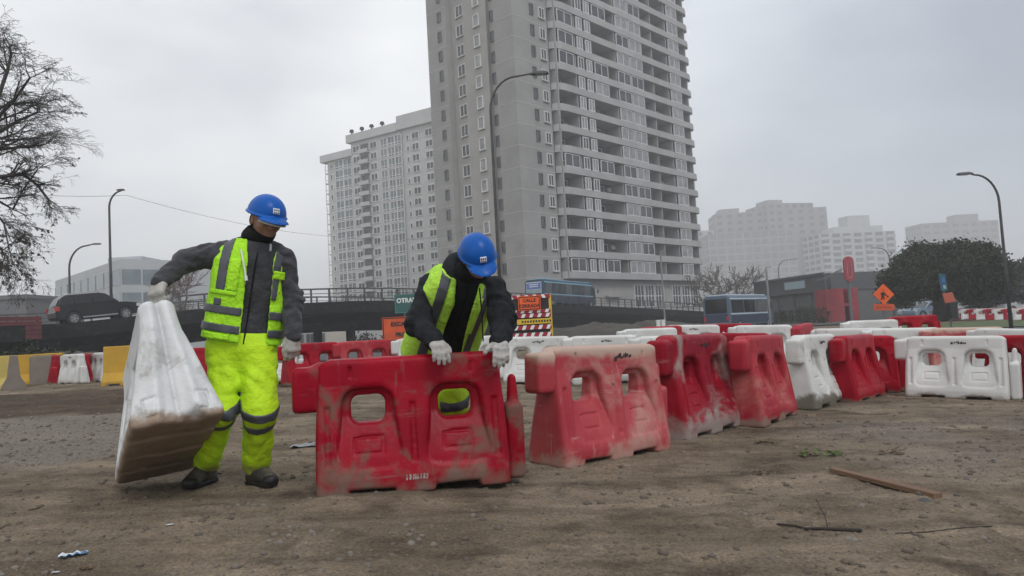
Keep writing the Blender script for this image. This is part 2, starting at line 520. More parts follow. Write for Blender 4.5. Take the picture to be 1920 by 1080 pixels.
def ground():
    ny, nx = 700, 800
    ty = np.linspace(0, 1, ny)
    Yr = 1.8 * (34 / 1.8) ** ty
    tx = np.linspace(-1, 1, nx)
    YY, TX = np.meshgrid(Yr, tx, indexing='ij')
    XX = TX * (0.9 * YY + 0.6)
    ZZ = gz(XX, YY) + relief(XX.ravel(), YY.ravel()).reshape(XX.shape) * np.clip(1.2 - YY / 60, 0, 1)
    V = np.stack([XX, YY, ZZ], -1).reshape(-1, 3)
    i = np.arange(ny * nx).reshape(ny, nx)
    F = np.stack([i[:-1, :-1], i[:-1, 1:], i[1:, 1:], i[1:, :-1]], -1).reshape(-1, 4)
    # skirt: the rest of the ground out to the horizon, stitched to the sheet's border
    border = np.concatenate([i[0, :], i[1:, -1], i[-1, -2::-1], i[-2:0:-1, 0]])
    bx_ = V[border][:, :2]
    c = np.array([0.0, 30.0])
    rings = [border]
    for R in (12.0, 60.0, 300.0, 1400.0):
        d = bx_ - c; d = d / np.linalg.norm(d, axis=1)[:, None]
        q = bx_ + d * R
        z = gz(q[:, 0], q[:, 1]) if R < 100 else np.zeros(len(q))
        b0 = len(V)
        V = np.concatenate([V, np.stack([q[:, 0], q[:, 1], z], -1)])
        rings.append(np.arange(b0, b0 + len(border)))
    Fs = [F]
    for a, b in zip(rings[:-1], rings[1:]):
        Fs.append(np.stack([np.roll(a, -1), a, b, np.roll(b, -1)], -1))
    me = npmesh('ground', V, np.concatenate(Fs).astype(np.int32), [m_dirt], True)
    at_ = me.attributes.new('gravel', 'FLOAT', 'POINT')
    at_.data.foreach_set('value', gravel_mask(V[:, 0], V[:, 1]).astype(np.float32))
    at2 = me.attributes.new('damp_rut', 'FLOAT', 'POINT')
    at2.data.foreach_set('value', damp_rut_mask(V[:, 0], V[:, 1]).astype(np.float32))
    o = link('ground', me)
    tag(o, kind='structure')
    return o
ground()

def rock_mesh(name, seed, r, m, flat=0.6, sub=1):
    bm = bmesh.new(); bmesh.ops.create_icosphere(bm, subdivisions=sub, radius=1.0)
    rr = random.Random(seed)
    for v in bm.verts:
        v.co *= rr.uniform(0.72, 1.15)
        v.co = Vector((v.co.x * r, v.co.y * r * rr.uniform(0.8, 1.0), v.co.z * r * flat))
    me = bpy.data.meshes.new(name); bm.to_mesh(me); bm.free(); me.materials.append(m)
    return me

m_peb = mat('pebble', (0.12, 0.097, 0.073), 0.9, (0.085, 0.07, 0.055), 6.0, (0.175, 0.155, 0.13), 3.0, rand=False, bump=0.3, bscale=60)
def pebbles():
    rs = np.random.RandomState(11)
    tmpl = []
    for s in range(6):
        me = rock_mesh('t', s, 1.0, m_peb, 0.6, 1)
        V = np.empty(len(me.vertices) * 3); me.vertices.foreach_get('co', V)
        F = np.array([list(p.vertices) for p in me.polygons])
        tmpl.append((V.reshape(-1, 3), F)); bpy.data.meshes.remove(me)
    n = 40000
    Y = 1.7 * (22 / 1.7) ** (rs.rand(n) ** 1.1)
    X = (rs.rand(n) * 2 - 1) * (0.8 * Y + 0.3)
    gm = gravel_mask(X, Y)
    cl = vnoise(np.stack([X, Y, 0 * X], -1).astype(np.float32), 2.2, 8.1)
    keep = rs.rand(n) < 0.30 + 0.35 * np.clip(cl, 0, 1) + 1.1 * gm
    X, Y = X[keep], Y[keep]
    size = np.minimum(0.0028 + 0.0045 * rs.rand(len(X)) + 0.022 * rs.rand(len(X)) ** 9, 0.027) * (0.8 + 0.07 * Y)
    Z = gz(X, Y) + relief(X, Y)
    Vs, Fs = [], []; b = 0
    for k in range(len(X)):
        V, F = tmpl[k % 6]
        a = rs.rand() * 6.28; c, s_ = math.cos(a), math.sin(a)
        q = V * size[k]
        q = np.stack([q[:, 0] * c - q[:, 1] * s_, q[:, 0] * s_ + q[:, 1] * c, q[:, 2]], -1)
        Vs.append(q + (X[k], Y[k], Z[k] + size[k] * 0.02)); Fs.append(F + b); b += len(V)
    o = link('gravel', npmesh('gravel', np.concatenate(Vs), np.concatenate(Fs).astype(np.int32), [m_peb], False))
    tag(o, 'loose gravel and clods strewn over the brown dirt', 'gravel', kind='stuff')
pebbles()

m_grass = mat('grass', (0.045, 0.07, 0.02), 0.9, (0.085, 0.105, 0.04), 1.2, bump=0.8, bscale=10, rand=False)
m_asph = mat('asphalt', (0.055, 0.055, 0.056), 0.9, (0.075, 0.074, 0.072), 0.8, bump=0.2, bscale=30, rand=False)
m_conc = mat('concrete', (0.30, 0.29, 0.27), 0.9, (0.22, 0.215, 0.2), 1.2, (0.14, 0.13, 0.12), 2.5, bump=0.25, bscale=18)
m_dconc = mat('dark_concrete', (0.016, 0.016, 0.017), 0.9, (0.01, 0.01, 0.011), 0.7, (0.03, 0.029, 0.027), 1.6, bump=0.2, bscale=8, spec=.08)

def sheet(name, pts, h, m, kind='structure', n=24):
    """thin sheet following the ground; pts: quad corners in order"""
    p = [np.array(q, float) for q in pts]
    V = []; F = []
    for i in range(n + 1):
        for j in range(n + 1):
            a, b = i / n, j / n
            q = (p[0] * (1 - a) + p[1] * a) * (1 - b) + (p[3] * (1 - a) + p[2] * a) * b
            V.append((q[0], q[1], float(gz(q[0], q[1])) + h))
    for i in range(n):
        for j in range(n):
            k = i * (n + 1) + j
            F.append([k, k + n + 1, k + n + 2, k + 1])
    o = link(name, npmesh(name, V, F, [m], True))
    tag(o, kind=kind); return o
sheet('road', [(12, 24), (90, 30), (130, 46), (16, 34)], 0.05, m_asph)
sheet('grass_verge', [(17, 34.2), (130, 46.5), (140, 62), (16, 45)], 0.09, m_grass)
sheet('overpass_shade_sheet', [(-34, 27), (14, 27), (20, 62), (-34, 50)], 0.06, m_asph)  # dark sheet added in place of shade on the ground around the overpass
sheet('side_road', [(12, 62.5), (160, 64), (170, 84), (10, 84)], 0.03, m_asph)

# ------------------------------------------------------------------ fog
HAZE = 0.0014
def haze():
    b = MB(); b.box(-1000, 1000, -60, 1300, -1.4, 140)
    m = bpy.data.materials.new('haze'); m.use_nodes = True
    t = m.node_tree; t.nodes.remove(t.nodes['Principled BSDF'])
    v = t.nodes.new('ShaderNodeVolumePrincipled')
    v.inputs['Color'].default_value = (0.93, 0.95, 0.97, 1)
    v.inputs['Density'].default_value = HAZE
    v.inputs['Anisotropy'].default_value = 0.25
    t.links.new(v.outputs[0], t.nodes['Material Output'].inputs['Volume'])
    o = b.obj('haze', [m]); tag(o, 'pale grey winter fog hanging over the whole site', 'haze', kind='stuff')

haze()

# ------------------------------------------------------------------ buildings
m_wallA = mat('tower_render', (0.31, 0.305, 0.295), 0.9, (0.265, 0.26, 0.25), 0.25, (0.22, 0.215, 0.205), 0.5, bump=0.1, bscale=3, rand=False, lo3=0.55, hi3=0.75)
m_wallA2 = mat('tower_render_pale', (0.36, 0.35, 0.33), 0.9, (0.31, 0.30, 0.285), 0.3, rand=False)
m_seam = mat('joint_line', (0.42, 0.41, 0.39), 0.9)
m_band = mat('balcony_concrete', (0.38, 0.385, 0.38), 0.9, (0.33, 0.335, 0.33), 0.35, (0.26, 0.26, 0.255), 0.9, rand=True, lo3=0.55, hi3=0.8)
m_frame = mat('white_frame', (0.72, 0.72, 0.71), 0.6)
m_frame_d = mat('dark_frame', (0.12, 0.12, 0.125), 0.5)
m_glass = mat('window_glass', (0.02, 0.022, 0.025), 0.12, (0.06, 0.066, 0.07), 0.35, spec=0.6)
m_curt = mat('curtained_glass', (0.30, 0.31, 0.31), 0.35, (0.18, 0.19, 0.195), 0.8)
m_recess = mat('loggia_wall_shaded', (0.17, 0.168, 0.16), 0.9, (0.23, 0.225, 0.22), 0.3, rand=False)  # darker than the other walls: shade of the recesses put into the colour

def window_mesh(name, w, h, panes, fr, gl, ft=0.07, depth=0.16, sill=None, transom=None):
    b = MB()
    depth = 0.03
    b.box(0, w, -0.14, depth, 0, ft, 0); b.box(0, w, -0.14, depth, h - ft, h, 0)
    b.box(0, ft, -0.14, depth, ft, h - ft, 0); b.box(w - ft, w, -0.14, depth, ft, h - ft, 0)
    for k in range(1, panes):
        x = w * k / panes
        b.box(x - ft / 2, x + ft / 2, -0.12, depth, ft, h - ft, 0)
    if transom: b.box(ft, w - ft, -0.115, depth, transom - ft / 2, transom + ft / 2, 0)
    b.box(ft, w - ft, -0.05, depth - 0.01, ft, h - ft, 1)
    if sill: b.box(-0.08, w + 0.08, -0.22, depth, -0.12, -0.003, 2)
    return b.mesh(name, [fr, gl, sill or fr])

def tower():
    C = np.array([2.0, 96.0]); Rd = Vector((.70, .714, 0)).normalized(); Ld = Vector((-.714, .70, 0)).normalized()
    t = empty('apartment_tower', (C[0], C[1], 0), 0, 'tall grey concrete apartment tower with rows of balconies on its right face', 'apartment building')
    # local frame of right face: x along Rd, y inward (away from camera), z up
    in_R = Vector((-Rd.y, Rd.x, 0))
    in_L = Vector((-Ld.y, Ld.x, 0)) * -1.0
    aR = math.atan2(Rd.y, Rd.x)
    MR = Matrix.Rotation(aR, 4, 'Z')
    # left face: x runs from far-left end to the corner, y inward
    xd = -Ld; aL = math.atan2(xd.y, xd.x); ML = Matrix.Rotation(aL, 4, 'Z')
    NF = 23; FH = 3.02; Z0 = 7.9   # Z0: underside of first parapet band
    H = Z0 + NF * FH
    W1, W2 = 45.3, 18.1
    # core body: stepped plan so that recesses are real
    b = MB()
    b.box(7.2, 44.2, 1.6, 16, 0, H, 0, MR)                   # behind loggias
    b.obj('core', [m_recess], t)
    b = MB()
    b.box(-0.0, 7.2, 0.0, 3.6, 0, H + 1.0, 0, MR)           # blank corner block
    b.obj('corner_block', [m_wallA], t)
    xs = W2
    b = MB()
    b.box(-W2, -W2 + 4.3, 0.0, 8, 0, H + 1.0, 0, ML)
    b.obj('side_block', [m_wallA], t)
    b = MB()
    b.box(-W2 + 4.3, -3.6, 1.1, 9, 0, H + 0.4, 0, ML)
    b.obj('recessed_wall', [m_wallA2], t)
    b = MB()
    b.box(-W2 + 7.6, -5.6, 0.55, 1.1, 0, H + 0.6, 0, ML)
    b.obj('projecting_bay', [m_wallA2], t)
    # horizontal joint lines between storeys on blank walls
    seam = MB(); seam.box(0, 7.2, -0.025, 0.02, 0, 0.10, 0)
    sm_ = seam.mesh('joint_strip', [m_seam])
    seam2 = MB(); seam2.box(0, 4.3, -0.025, 0.02, 0, 0.10, 0); sm2 = seam2.mesh('joint_strip', [m_seam])
    seam3 = MB(); seam3.box(0, 3.6, -0.025, 0.02, 0, 0.10, 0); sm3 = seam3.mesh('joint_strip', [m_seam])
    # shared windows
    w_small = window_mesh('window', 1.15, 1.55, 2, m_frame, m_glass, 0.08, sill=m_seam)
    w_mid = window_mesh('window', 1.35, 1.55, 2, m_frame, m_curt, 0.08, sill=m_seam)
    w_narrow = window_mesh('window', 0.75, 1.55, 1, m_frame_d, m_glass, 0.07)
    w_two = window_mesh('window', 1.6, 1.75, 2, m_frame, m_glass, 0.09, sill=m_seam)
    w_one = window_mesh('window', 1.2, 1.75, 1, m_frame, m_curt, 0.09, sill=m_seam)
    w_glz = [window_mesh('window', 3.3, 1.85, 2, m_frame, g, 0.08) for g in (m_glass, m_curt)]
    w_bal = [window_mesh('window', 1.35, 1.8, 2, m_frame, g, 0.10) for g in (m_glass, m_curt)]
    w_lod = window_mesh('window', 2.0, 1.9, 2, m_frame, m_glass, 0.07)
    band = MB()
    # parapet band: protruding curved-ended slab
    prof = [(7.4, 0.0), (7.7, -0.45), (8.3, -0.95), (9.2, -1.15), (44.2, -1.15), (45.3, -0.7), (45.6, 0.4), (45.6, 12.0), (44.3, 12.0), (44.3, 1.7), (7.4, 1.7)]
    def slab(b, z0, z1, poly, mi=0):
        n = len(poly); k = len(b.v)
        b.v += [(x, y, z0) for x, y in poly] + [(x, y, z1) for x, y in poly]
        b.f.append([k + i for i in reversed(range(n))]); b.m.append(mi)
        b.f.append([k + n + i for i in range(n)]); b.m.append(mi)
        for i in range(n):
            j = (i + 1) % n
            b.f.append([k + i, k + j, k + n + j, k + n + i]); b.m.append(mi)
    slab(band, 0.0, 0.22, prof)
    outer = prof[:8]
    inner = [(7.55, 0.1), (7.85, -0.35), (8.4, -0.8), (9.2, -1.0), (44.1, -1.0), (45.1, -0.6), (45.42, 0.4), (45.42, 12.0)]
    for i in range(len(outer) - 1):
        a, c, d, e = outer[i], outer[i + 1], inner[i + 1], inner[i]
        slab(band, 0.22, 1.02, [a, c, d, e])
    bme = band.mesh('balcony_parapet', [m_band])
    div = MB(); div.box(-0.09, 0.09, -0.85, 1.6, 0.0, FH - 0.22, 0); dme = div.mesh('balcony_divider', [m_band])
    div = MB(); div.box(0, 5.6, -0.05, 1.6, 0, FH - 0.22, 0); wme = div.mesh('infill_wall', [m_wallA2])
    rr = random.Random(3)
    def put(name, me, M, x, y, z):
        o = link(name, me, t); o.matrix_local = M @ Matrix.Translation((x, y, z)); return o
    for k in range(NF):
        z = Z0 + k * FH
        put('balcony_parapet', bme, MR, 0, 0, z)
        put('joint_strip', sm_, MR, 0.003, 0, z); put('joint_strip', sm2, ML, -W2, 0, z); put('joint_strip', sm3, ML, -3.65, 0, z)
        zz = z + 0.22
        # small windows in the corner block
        put('window', w_narrow, MR, 3.6, -0.03, z + 1.05); put('window', w_small, MR, 5.5, -0.03, z + 1.05)
        for dx in (8.0, 12.3, 16.2, 22.4, 29.6, 33.0, 37.6, 44.0):
            put('balcony_divider', dme, MR, dx, 0, zz)
        # glazed balcony fronts, standing on the parapet
        x = 12.42
        g = rr.random()
        put('window', w_bal[rr.random() < .6], MR, 12.6, -0.98, z + 1.03); put('window', w_bal[rr.random() < .6], MR, 14.6, -0.98, z + 1.03)
        put('window', w_glz[rr.random() < .65], MR, 22.6, -0.98, z + 1.03); put('window', w_glz[rr.random() < .65], MR, 26.2, -0.98, z + 1.03)
        put('window', w_glz[1], MR, 38.0, -0.98, z + 1.03)
        if rr.random() < .4: put('window', w_glz[0], MR, 8.4, -0.9, z + 1.03)
        if rr.random() < .3: put('window', w_glz[rr.random() < .5], MR, 16.6, -0.98, z + 1.03)
        for dx in (11.2, 21.0, 31.5, 36.4):
            if rr.random() < .3:
                ac = MB(); ac.box(0, .85, 0, .35, 0, .6); o_ = ac.obj('air_conditioner', [m_frame], t); o_.matrix_local = MR @ Matrix.Translation((dx, 1.1, zz + 1.3 + rr.random() * .5))
        put('window', w_lod, MR, 9.3, 1.45, zz + 0.5); put('window', w_lod, MR, 18.2, 1.45, zz + 0.5); put('window', w_lod, MR, 34.4, 1.45, zz + 0.5)
        # left face columns
        put('window', w_narrow, ML, -W2 + 2.6, -0.03, z + 1.0)
        put('window', w_two, ML, -W2 + 5.6, 1.07, z + 1.0)
        put('window', w_one, ML, -W2 + 9.9, 0.52, z + 1.0)
        put('window', w_narrow, ML, -5.35, 1.07, z + 1.0); put('window', w_narrow, ML, -4.5, 1.07, z + 1.0)
    # ground floor lobby with tall windows
    b = MB(); b.box(7.2, 44.2, -0.02, 1.6, 0, Z0, 0, MR); b.obj('base_wall', [m_wallA2], t)
    wb = window_mesh('lobby_window', 2.6, 3.6, 3, m_frame, m_glass, 0.1, transom=1.8)
    for x in (24.5, 27.4, 30.3, 35.5, 38.5, 41.2):
        put('lobby_window', wb, MR, x, -0.06, 3.6)
    b = MB()
    for z in (3.2, 5.2): b.box(17, 20.5, -0.7, -0.02, z, z + .25, 0, MR)
    b.obj('ledge', [m_wallA2], t)
    # rooftop
    b = MB(); b.box(12, 36, 3, 13, H, H + 5, 0, MR); b.obj('roof_plant', [m_wallA], t)
tower()

def white_building():
    C = np.array([-47.0, 182.0]); D = Vector((29, -18, 0)).normalized()
    t = empty('white_apartment_building', (C[0], C[1], 0), 0, 'pale apartment block with green tinted window bands, left of the tall grey tower', 'apartment building')
    M = Matrix.Rotation(math.atan2(D.y, D.x), 4, 'Z')
    m_w = mat('white_render', (0.50, 0.515, 0.505), 0.9, (0.44, 0.455, 0.445), 0.2, rand=False)
    m_g = mat('green_glass', (0.06, 0.085, 0.09), 0.1, (0.17, 0.21, 0.215), 0.5, spec=0.7)
    FH = 2.6; NF = 16; Z0 = 4.5; W = 42.0; H = Z0 + NF * FH
    b = MB(); b.box(2.2, 11.0, 0, 16, 0, H + 0.2, 0, M); b.box(11.0, 27.0, -0.5, 16, 0, H + 3.4, 0, M); b.box(27.0, W, -0.2, 16, 0, H + 3.6, 0, M)
    b.obj('wall', [m_w], t)
    b = MB(); b.box(0.2, 11.2, -0.7, 17, H + 0.2, H + 2.0, 0, M); b.obj('eave', [m_w], t)
    b = MB(); b.box(9.9, 26.2, -1.1, 17, H + 3.4, H + 5.4, 0, M); b.obj('roof_parapet', [m_w], t)
    b = MB(); b.box(26.2, W, -0.9, 17, H + 3.6, H + 6.9, 0, M); b.obj('roof_parapet', [m_w], t)
    fan = MB(); fan.box(-0.15, 0.15, -0.15, 0.15, 0, 0.6); fan.tube([(0, 0, 0.6), (0, 0, 1.2)], [0.6, 0.45], 10)
    fme = fan.mesh('roof_vent', [m_dconc])
    def put(name, me, x, y, z):
        o = link(name, me, t); o.matrix_local = M @ Matrix.Translation((x, y, z)); return o
    for x in (11.6, 15.0, 18.2, 21.6): put('roof_vent', fme, x, -0.6, H + 5.4)
    wg1 = window_mesh('window', 2.8, 2.35, 2, m_frame, m_g, 0.14, transom=0.6)
    wg2 = window_mesh('window', 2.1, 2.3, 2, m_frame, m_g, 0.12, transom=0.6)
    wn = window_mesh('window', 2.15, 1.65, 2, m_frame, m_glass, 0.12)
    ws = window_mesh('window', 0.8, 1.2, 1, m_frame, m_glass, 0.1)
    wd = window_mesh('window', 2.4, 2.1, 3, m_frame_d, m_glass, 0.08)
    bal = MB(); bal.box(0, 3.2, -1.5, -0.52, 0, 0.18); bal.box(0, 3.2, -1.5, -1.4, 0.18, 0.95)
    bme = bal.mesh('balcony', [m_w])
    bal = MB(); bal.box(-1.6, 0.0, 0.6, 6, 0, 0.2)
    for y in (0.7, 3.3, 5.9): bal.box(-1.6, -1.5, y - .06, y + .06, 0.2, FH - 0.02)
    bal.box(-1.6, -1.52, 0.6, 6, 1.0, 1.1)
    bme2 = bal.mesh('side_balcony', [m_w])
    for k in range(NF + 1):
        z = Z0 + k * FH
        lim = k < NF
        if lim:
            put('window', ws, 3.2, -0.03, z + 0.8)
            put('window', wg1, 4.9, -0.04, z + 0.3); put('window', wg1, 7.8, -0.04, z + 0.3)
            put('side_balcony', bme2, 2.2, 0, z)
        put('window', wn, 11.7, -0.54, z + 0.7); put('window', wn, 17.4, -0.54, z + 0.7)
        put('window', wd, 14.3, -0.54, z + 0.25); put('balcony', bme, 14.0, 0, z)
        for x in (20.7, 23.1, 25.2): put('window', wg2, x, -0.54 if x < 24.9 else -0.54, z + 0.3)
        put('window', ws, 28.6, -0.24, z + 0.8); put('window', wn, 30.2, -0.24, z + 0.7)
        put('window', wn, 34.2, -0.24, z + 0.7); put('window', wn, 38.2, -0.24, z + 0.7)
white_building()

def box_building(name, label, corner, D, W, depth, H, m_w, m_gl, rows, cols, ww, wh, z0=2.0, extra=None, balc=False, roof=None, cat='apartment building'):
    D = Vector((D[0], D[1], 0)).normalized()
    t = empty(name, (corner[0], corner[1], 0), 0, label, cat)
    M = Matrix.Rotation(math.atan2(D.y, D.x), 4, 'Z')
    b = MB(); b.box(0, W, 0, depth, 0, H, 0, M); b.obj('wall', [m_w], t)
    fh = (H - z0) / rows
    wm = window_mesh('window', ww, wh, 2, m_frame_d, m_gl, 0.10, 0.2)
    bl = MB(); bl.box(-0.3, ww + 0.3, -1.2, -0.003, -0.9, -0.7); bl.box(-0.3, ww + 0.3, -1.2, -1.1, -0.7, 0.2)
    blm = bl.mesh('balcony', [m_w])
    rr = random.Random(len(name) + int(W))
    for i in range(rows):
        for j in range(cols):
            x = W * (j + 0.5) / cols - ww / 2; z = z0 + i * fh + 0.9
            o = link('window', wm, t); o.matrix_local = M @ Matrix.Translation((x, -0.06, z))
            if balc and j % 2 == 0:
                o = link('balcony', blm, t); o.matrix_local = M @ Matrix.Translation((x, 0, z))
    # side face windows seen obliquely
    nd = max(1, int(depth / 4))
    M2 = M @ Matrix.Translation((0, depth, 0)) @ Matrix.Rotation(math.radians(-90), 4, 'Z')
    for i in range(rows):
        for j in range(nd):
            o = link('window', wm, t); o.matrix_local = M2 @ Matrix.Translation((depth * (j + .5) / nd - ww / 2, -0.06, z0 + i * fh + 0.9))
    for r in (roof or []):
        b = MB(); b.box(r[0], r[1], r[2], r[3], H, H + r[4], 0, M); b.obj('roof_block', [m_w], t)
    t.scale = (FARK, FARK, FARK); t.location = (corner[0] * FARK, corner[1] * FARK, 0)
    return t, M
FARK = 1.8

m_fg1 = mat('far_grey_render', (0.22, 0.20, 0.21), 0.9, (0.17, 0.155, 0.165), 0.1)
m_fg2 = mat('far_pale_render', (0.38, 0.37, 0.345), 0.9, (0.31, 0.30, 0.285), 0.1)
m_fg3 = mat('far_white_render', (0.42, 0.43, 0.43), 0.9, (0.35, 0.36, 0.36), 0.15)
# foggy towers behind the overpass, on the right
p = at(1350, 560, 330); box_building('distant_tower', 'tall mauve grey tower block fading in the fog, left rear of the distant group', (p[0], p[1]), (1, -0.1), 50, 16, 49, m_fg1, m_glass, 15, 11, 2.2, 1.6, roof=[(3, 12, 3, 12, 2.5), (20, 30, 3, 12, 2)])
p = at(1452, 560, 325); box_building('distant_tower', 'foggy tower block with the highest flat roof behind the right end of the pale slab', (p[0], p[1]), (1, 0.25), 24, 18, 52, m_fg1, m_glass, 16, 6, 2.2, 1.6, roof=[(2, 10, 3, 12, 2)])
p = at(1313, 560, 300); box_building('distant_tower', 'narrow pale block beside the right edge of the grey tower', (p[0], p[1]), (1, 0.1), 8, 14, 38, m_fg2, m_glass, 12, 2, 1.6, 1.4)
p = at(1336, 560, 265); box_building('distant_slab_block', 'low pale slab block with many curtained windows in front of the foggy towers', (p[0], p[1]), (1, 0.02), 32.5, 12, 32, m_fg2, m_curt, 11, 10, 2.4, 1.8)
p = at(1546, 560, 300); box_building('distant_apartment_building', 'white apartment block with stacked balconies right of the foggy towers', (p[0], p[1]), (1, 0.12), 34, 14, 34, m_fg3, m_glass, 12, 7, 3.2, 1.5, balc=True, roof=[(15, 25, 3, 10, 7.5), (8, 30, 2, 12, 2.8)])
p = at(1740, 560, 360); box_building('distant_apartment_building', 'foggy grey block rising behind the big dark tree', (p[0], p[1]), (1, 0.05), 40, 14, 43, m_fg1, m_glass, 12, 8, 3.2, 1.5, roof=[(20, 32, 3, 10, 4.0)])

def office():
    # modern office behind the overpass on the left, two storeys of ribbon glazing in sight
    m_p = mat('office_cladding', (0.42, 0.45, 0.47), 0.6, (0.37, 0.40, 0.42), 0.2, rand=False)
    m_g = mat('office_glass', (0.12, 0.16, 0.19), 0.12, (0.19, 0.24, 0.27), 0.3, spec=0.7)
    A = at(104, 560, 175); B = at(228, 560, 140); Cc = at(342, 560, 148)
    t = empty('office_building', (B[0], B[1], 0), 0, 'low modern office with grey ribbon windows behind the black car', 'office building')
    def wing(p, q, H, dep, name, rows):
        d = Vector((q[0] - p[0], q[1] - p[1], 0)); W = d.length; d.normalize()
        M = Matrix.Translation((p[0] - B[0], p[1] - B[1], 0)) @ Matrix.Rotation(math.atan2(d.y, d.x), 4, 'Z')
        b = MB(); b.box(0, W, 0, dep, 0, H, 0, M); b.obj(name, [m_p], t)
        k = 0
        n = max(3, int(W / 5))
        for (z0, z1) in rows:
            for i in range(n):
                x0 = W * (i + 0.06) / n; x1 = W * (i + 0.94) / n
                wm = MB(); wm.box(x0, x1, -0.06, 0.1, z0, z1, 0, M); wm.box(x0 - .08, x0 + .03, -0.12, 0.1, z0, z1, 1, M); wm.obj('window', [m_g, m_frame_d], t)
    wing(A, B, 19.2, 20, 'left_wing', [(14.2, 17.4), (9.6, 12.6), (5, 8)])
    wing(B, Cc, 18.9, 24, 'right_wing', [(14.2, 17.2), (9.6, 12.6), (5, 8)])
    b = MB(); b.box(-7, 0.0, 8, 16, 19.2, 20.6); b.obj('roof_plant', [m_p], t)
office()

# plain grey building at the far left edge and a low hill lost in the fog
p = at(-60, 560, 90); q = at(50, 560, 90)
b = MB(); b.box(0, q[0] - p[0], 0, 12, 0, 8.4); b.box(-0.2, q[0] - p[0] + 0.2, -0.2, 12.2, 8.4, 8.9)
o = b.obj('warehouse', [mat('warehouse_grey', (0.10, 0.10, 0.11), 0.8, (0.13, 0.13, 0.135), 0.3)], loc=(p[0], p[1], 0)); tag(o, 'plain dark grey box building at the left edge beyond the overpass', 'warehouse')
hv = []
hx = np.linspace(-260, 40, 60)
hy = np.linspace(480, 640, 12)
V = []; F = []
for j, y in enumerate(hy):
    for i, x in enumerate(hx):
        e = math.sin(math.pi * j / 11)
        V.append((x, y, -0.5 + e * (30 * math.exp(-((x + 120) / 90) ** 2) + 6 + 3 * math.sin(x * .05))))
for j in range(11):
    for i in range(59):
        k = j * 60 + i; F.append([k, k + 1, k + 61, k + 60])
tag(link('hill', npmesh('hill', V, F, [mat('hill_green', (0.05, 0.06, 0.045), 0.9)], True)), kind='structure')
# ------------------------------------------------------------------ overpass
BR = [(-160, 622, 36), (20, 616, 41), (155, 608, 45), (385, 583, 50), (545, 573, 53.5), (740, 567, 60), (950, 571, 71), (1130, 577, 87), (1320, 586, 106), (1420, 594, 122)]
BRP = [at(*q) for q in BR]
def br_point(s):
    """s in 0..len-1, smooth"""
    i = int(min(max(math.floor(s), 0), len(BRP) - 2)); t = s - i
    p0 = BRP[max(i - 1, 0)]; p1 = BRP[i]; p2 = BRP[i + 1]; p3 = BRP[min(i + 2, len(BRP) - 1)]
    return 0.5 * ((2 * p1) + (-p0 + p2) * t + (2 * p0 - 5 * p1 + 4 * p2 - p3) * t * t + (-p0 + 3 * p1 - 3 * p2 + p3) * t ** 3)
def br_path(step=1.5):
    pts = [br_point(0)]; s = 0
    while s < len(BRP) - 1:
        s += 0.02
        p = br_point(s)
        if np.linalg.norm(p - pts[-1]) >= step: pts.append(p)
    return pts
BP = br_path()
def br_frames():
    out = []
    for i, p in enumerate(BP):
        d = BP[min(i + 1, len(BP) - 1)] - BP[max(i - 1, 0)]; d = d / np.linalg.norm(d)
        n = np.array([-d[1], d[0], 0]); n /= np.linalg.norm(n)     # away from the camera
        out.append((p, d, n))
    return out
BF = br_frames()
def sweep(prof, frames, closed=True):
    """profile (across, z) swept along the deck"""
    V = []; F = []; k = len(prof)
    for p, d, n in frames:
        for a, z in prof: V.append((p[0] + n[0] * a, p[1] + n[1] * a, p[2] + z))
    for i in range(len(frames) - 1):
        for j in range(k if closed else k - 1):
            q = (j + 1) % k; F.append([i * k + j, (i + 1) * k + j, (i + 1) * k + q, i * k + q])
    if closed: F.append(list(range(k))); F.append([(len(frames) - 1) * k + j for j in reversed(range(k))])
    return V, F
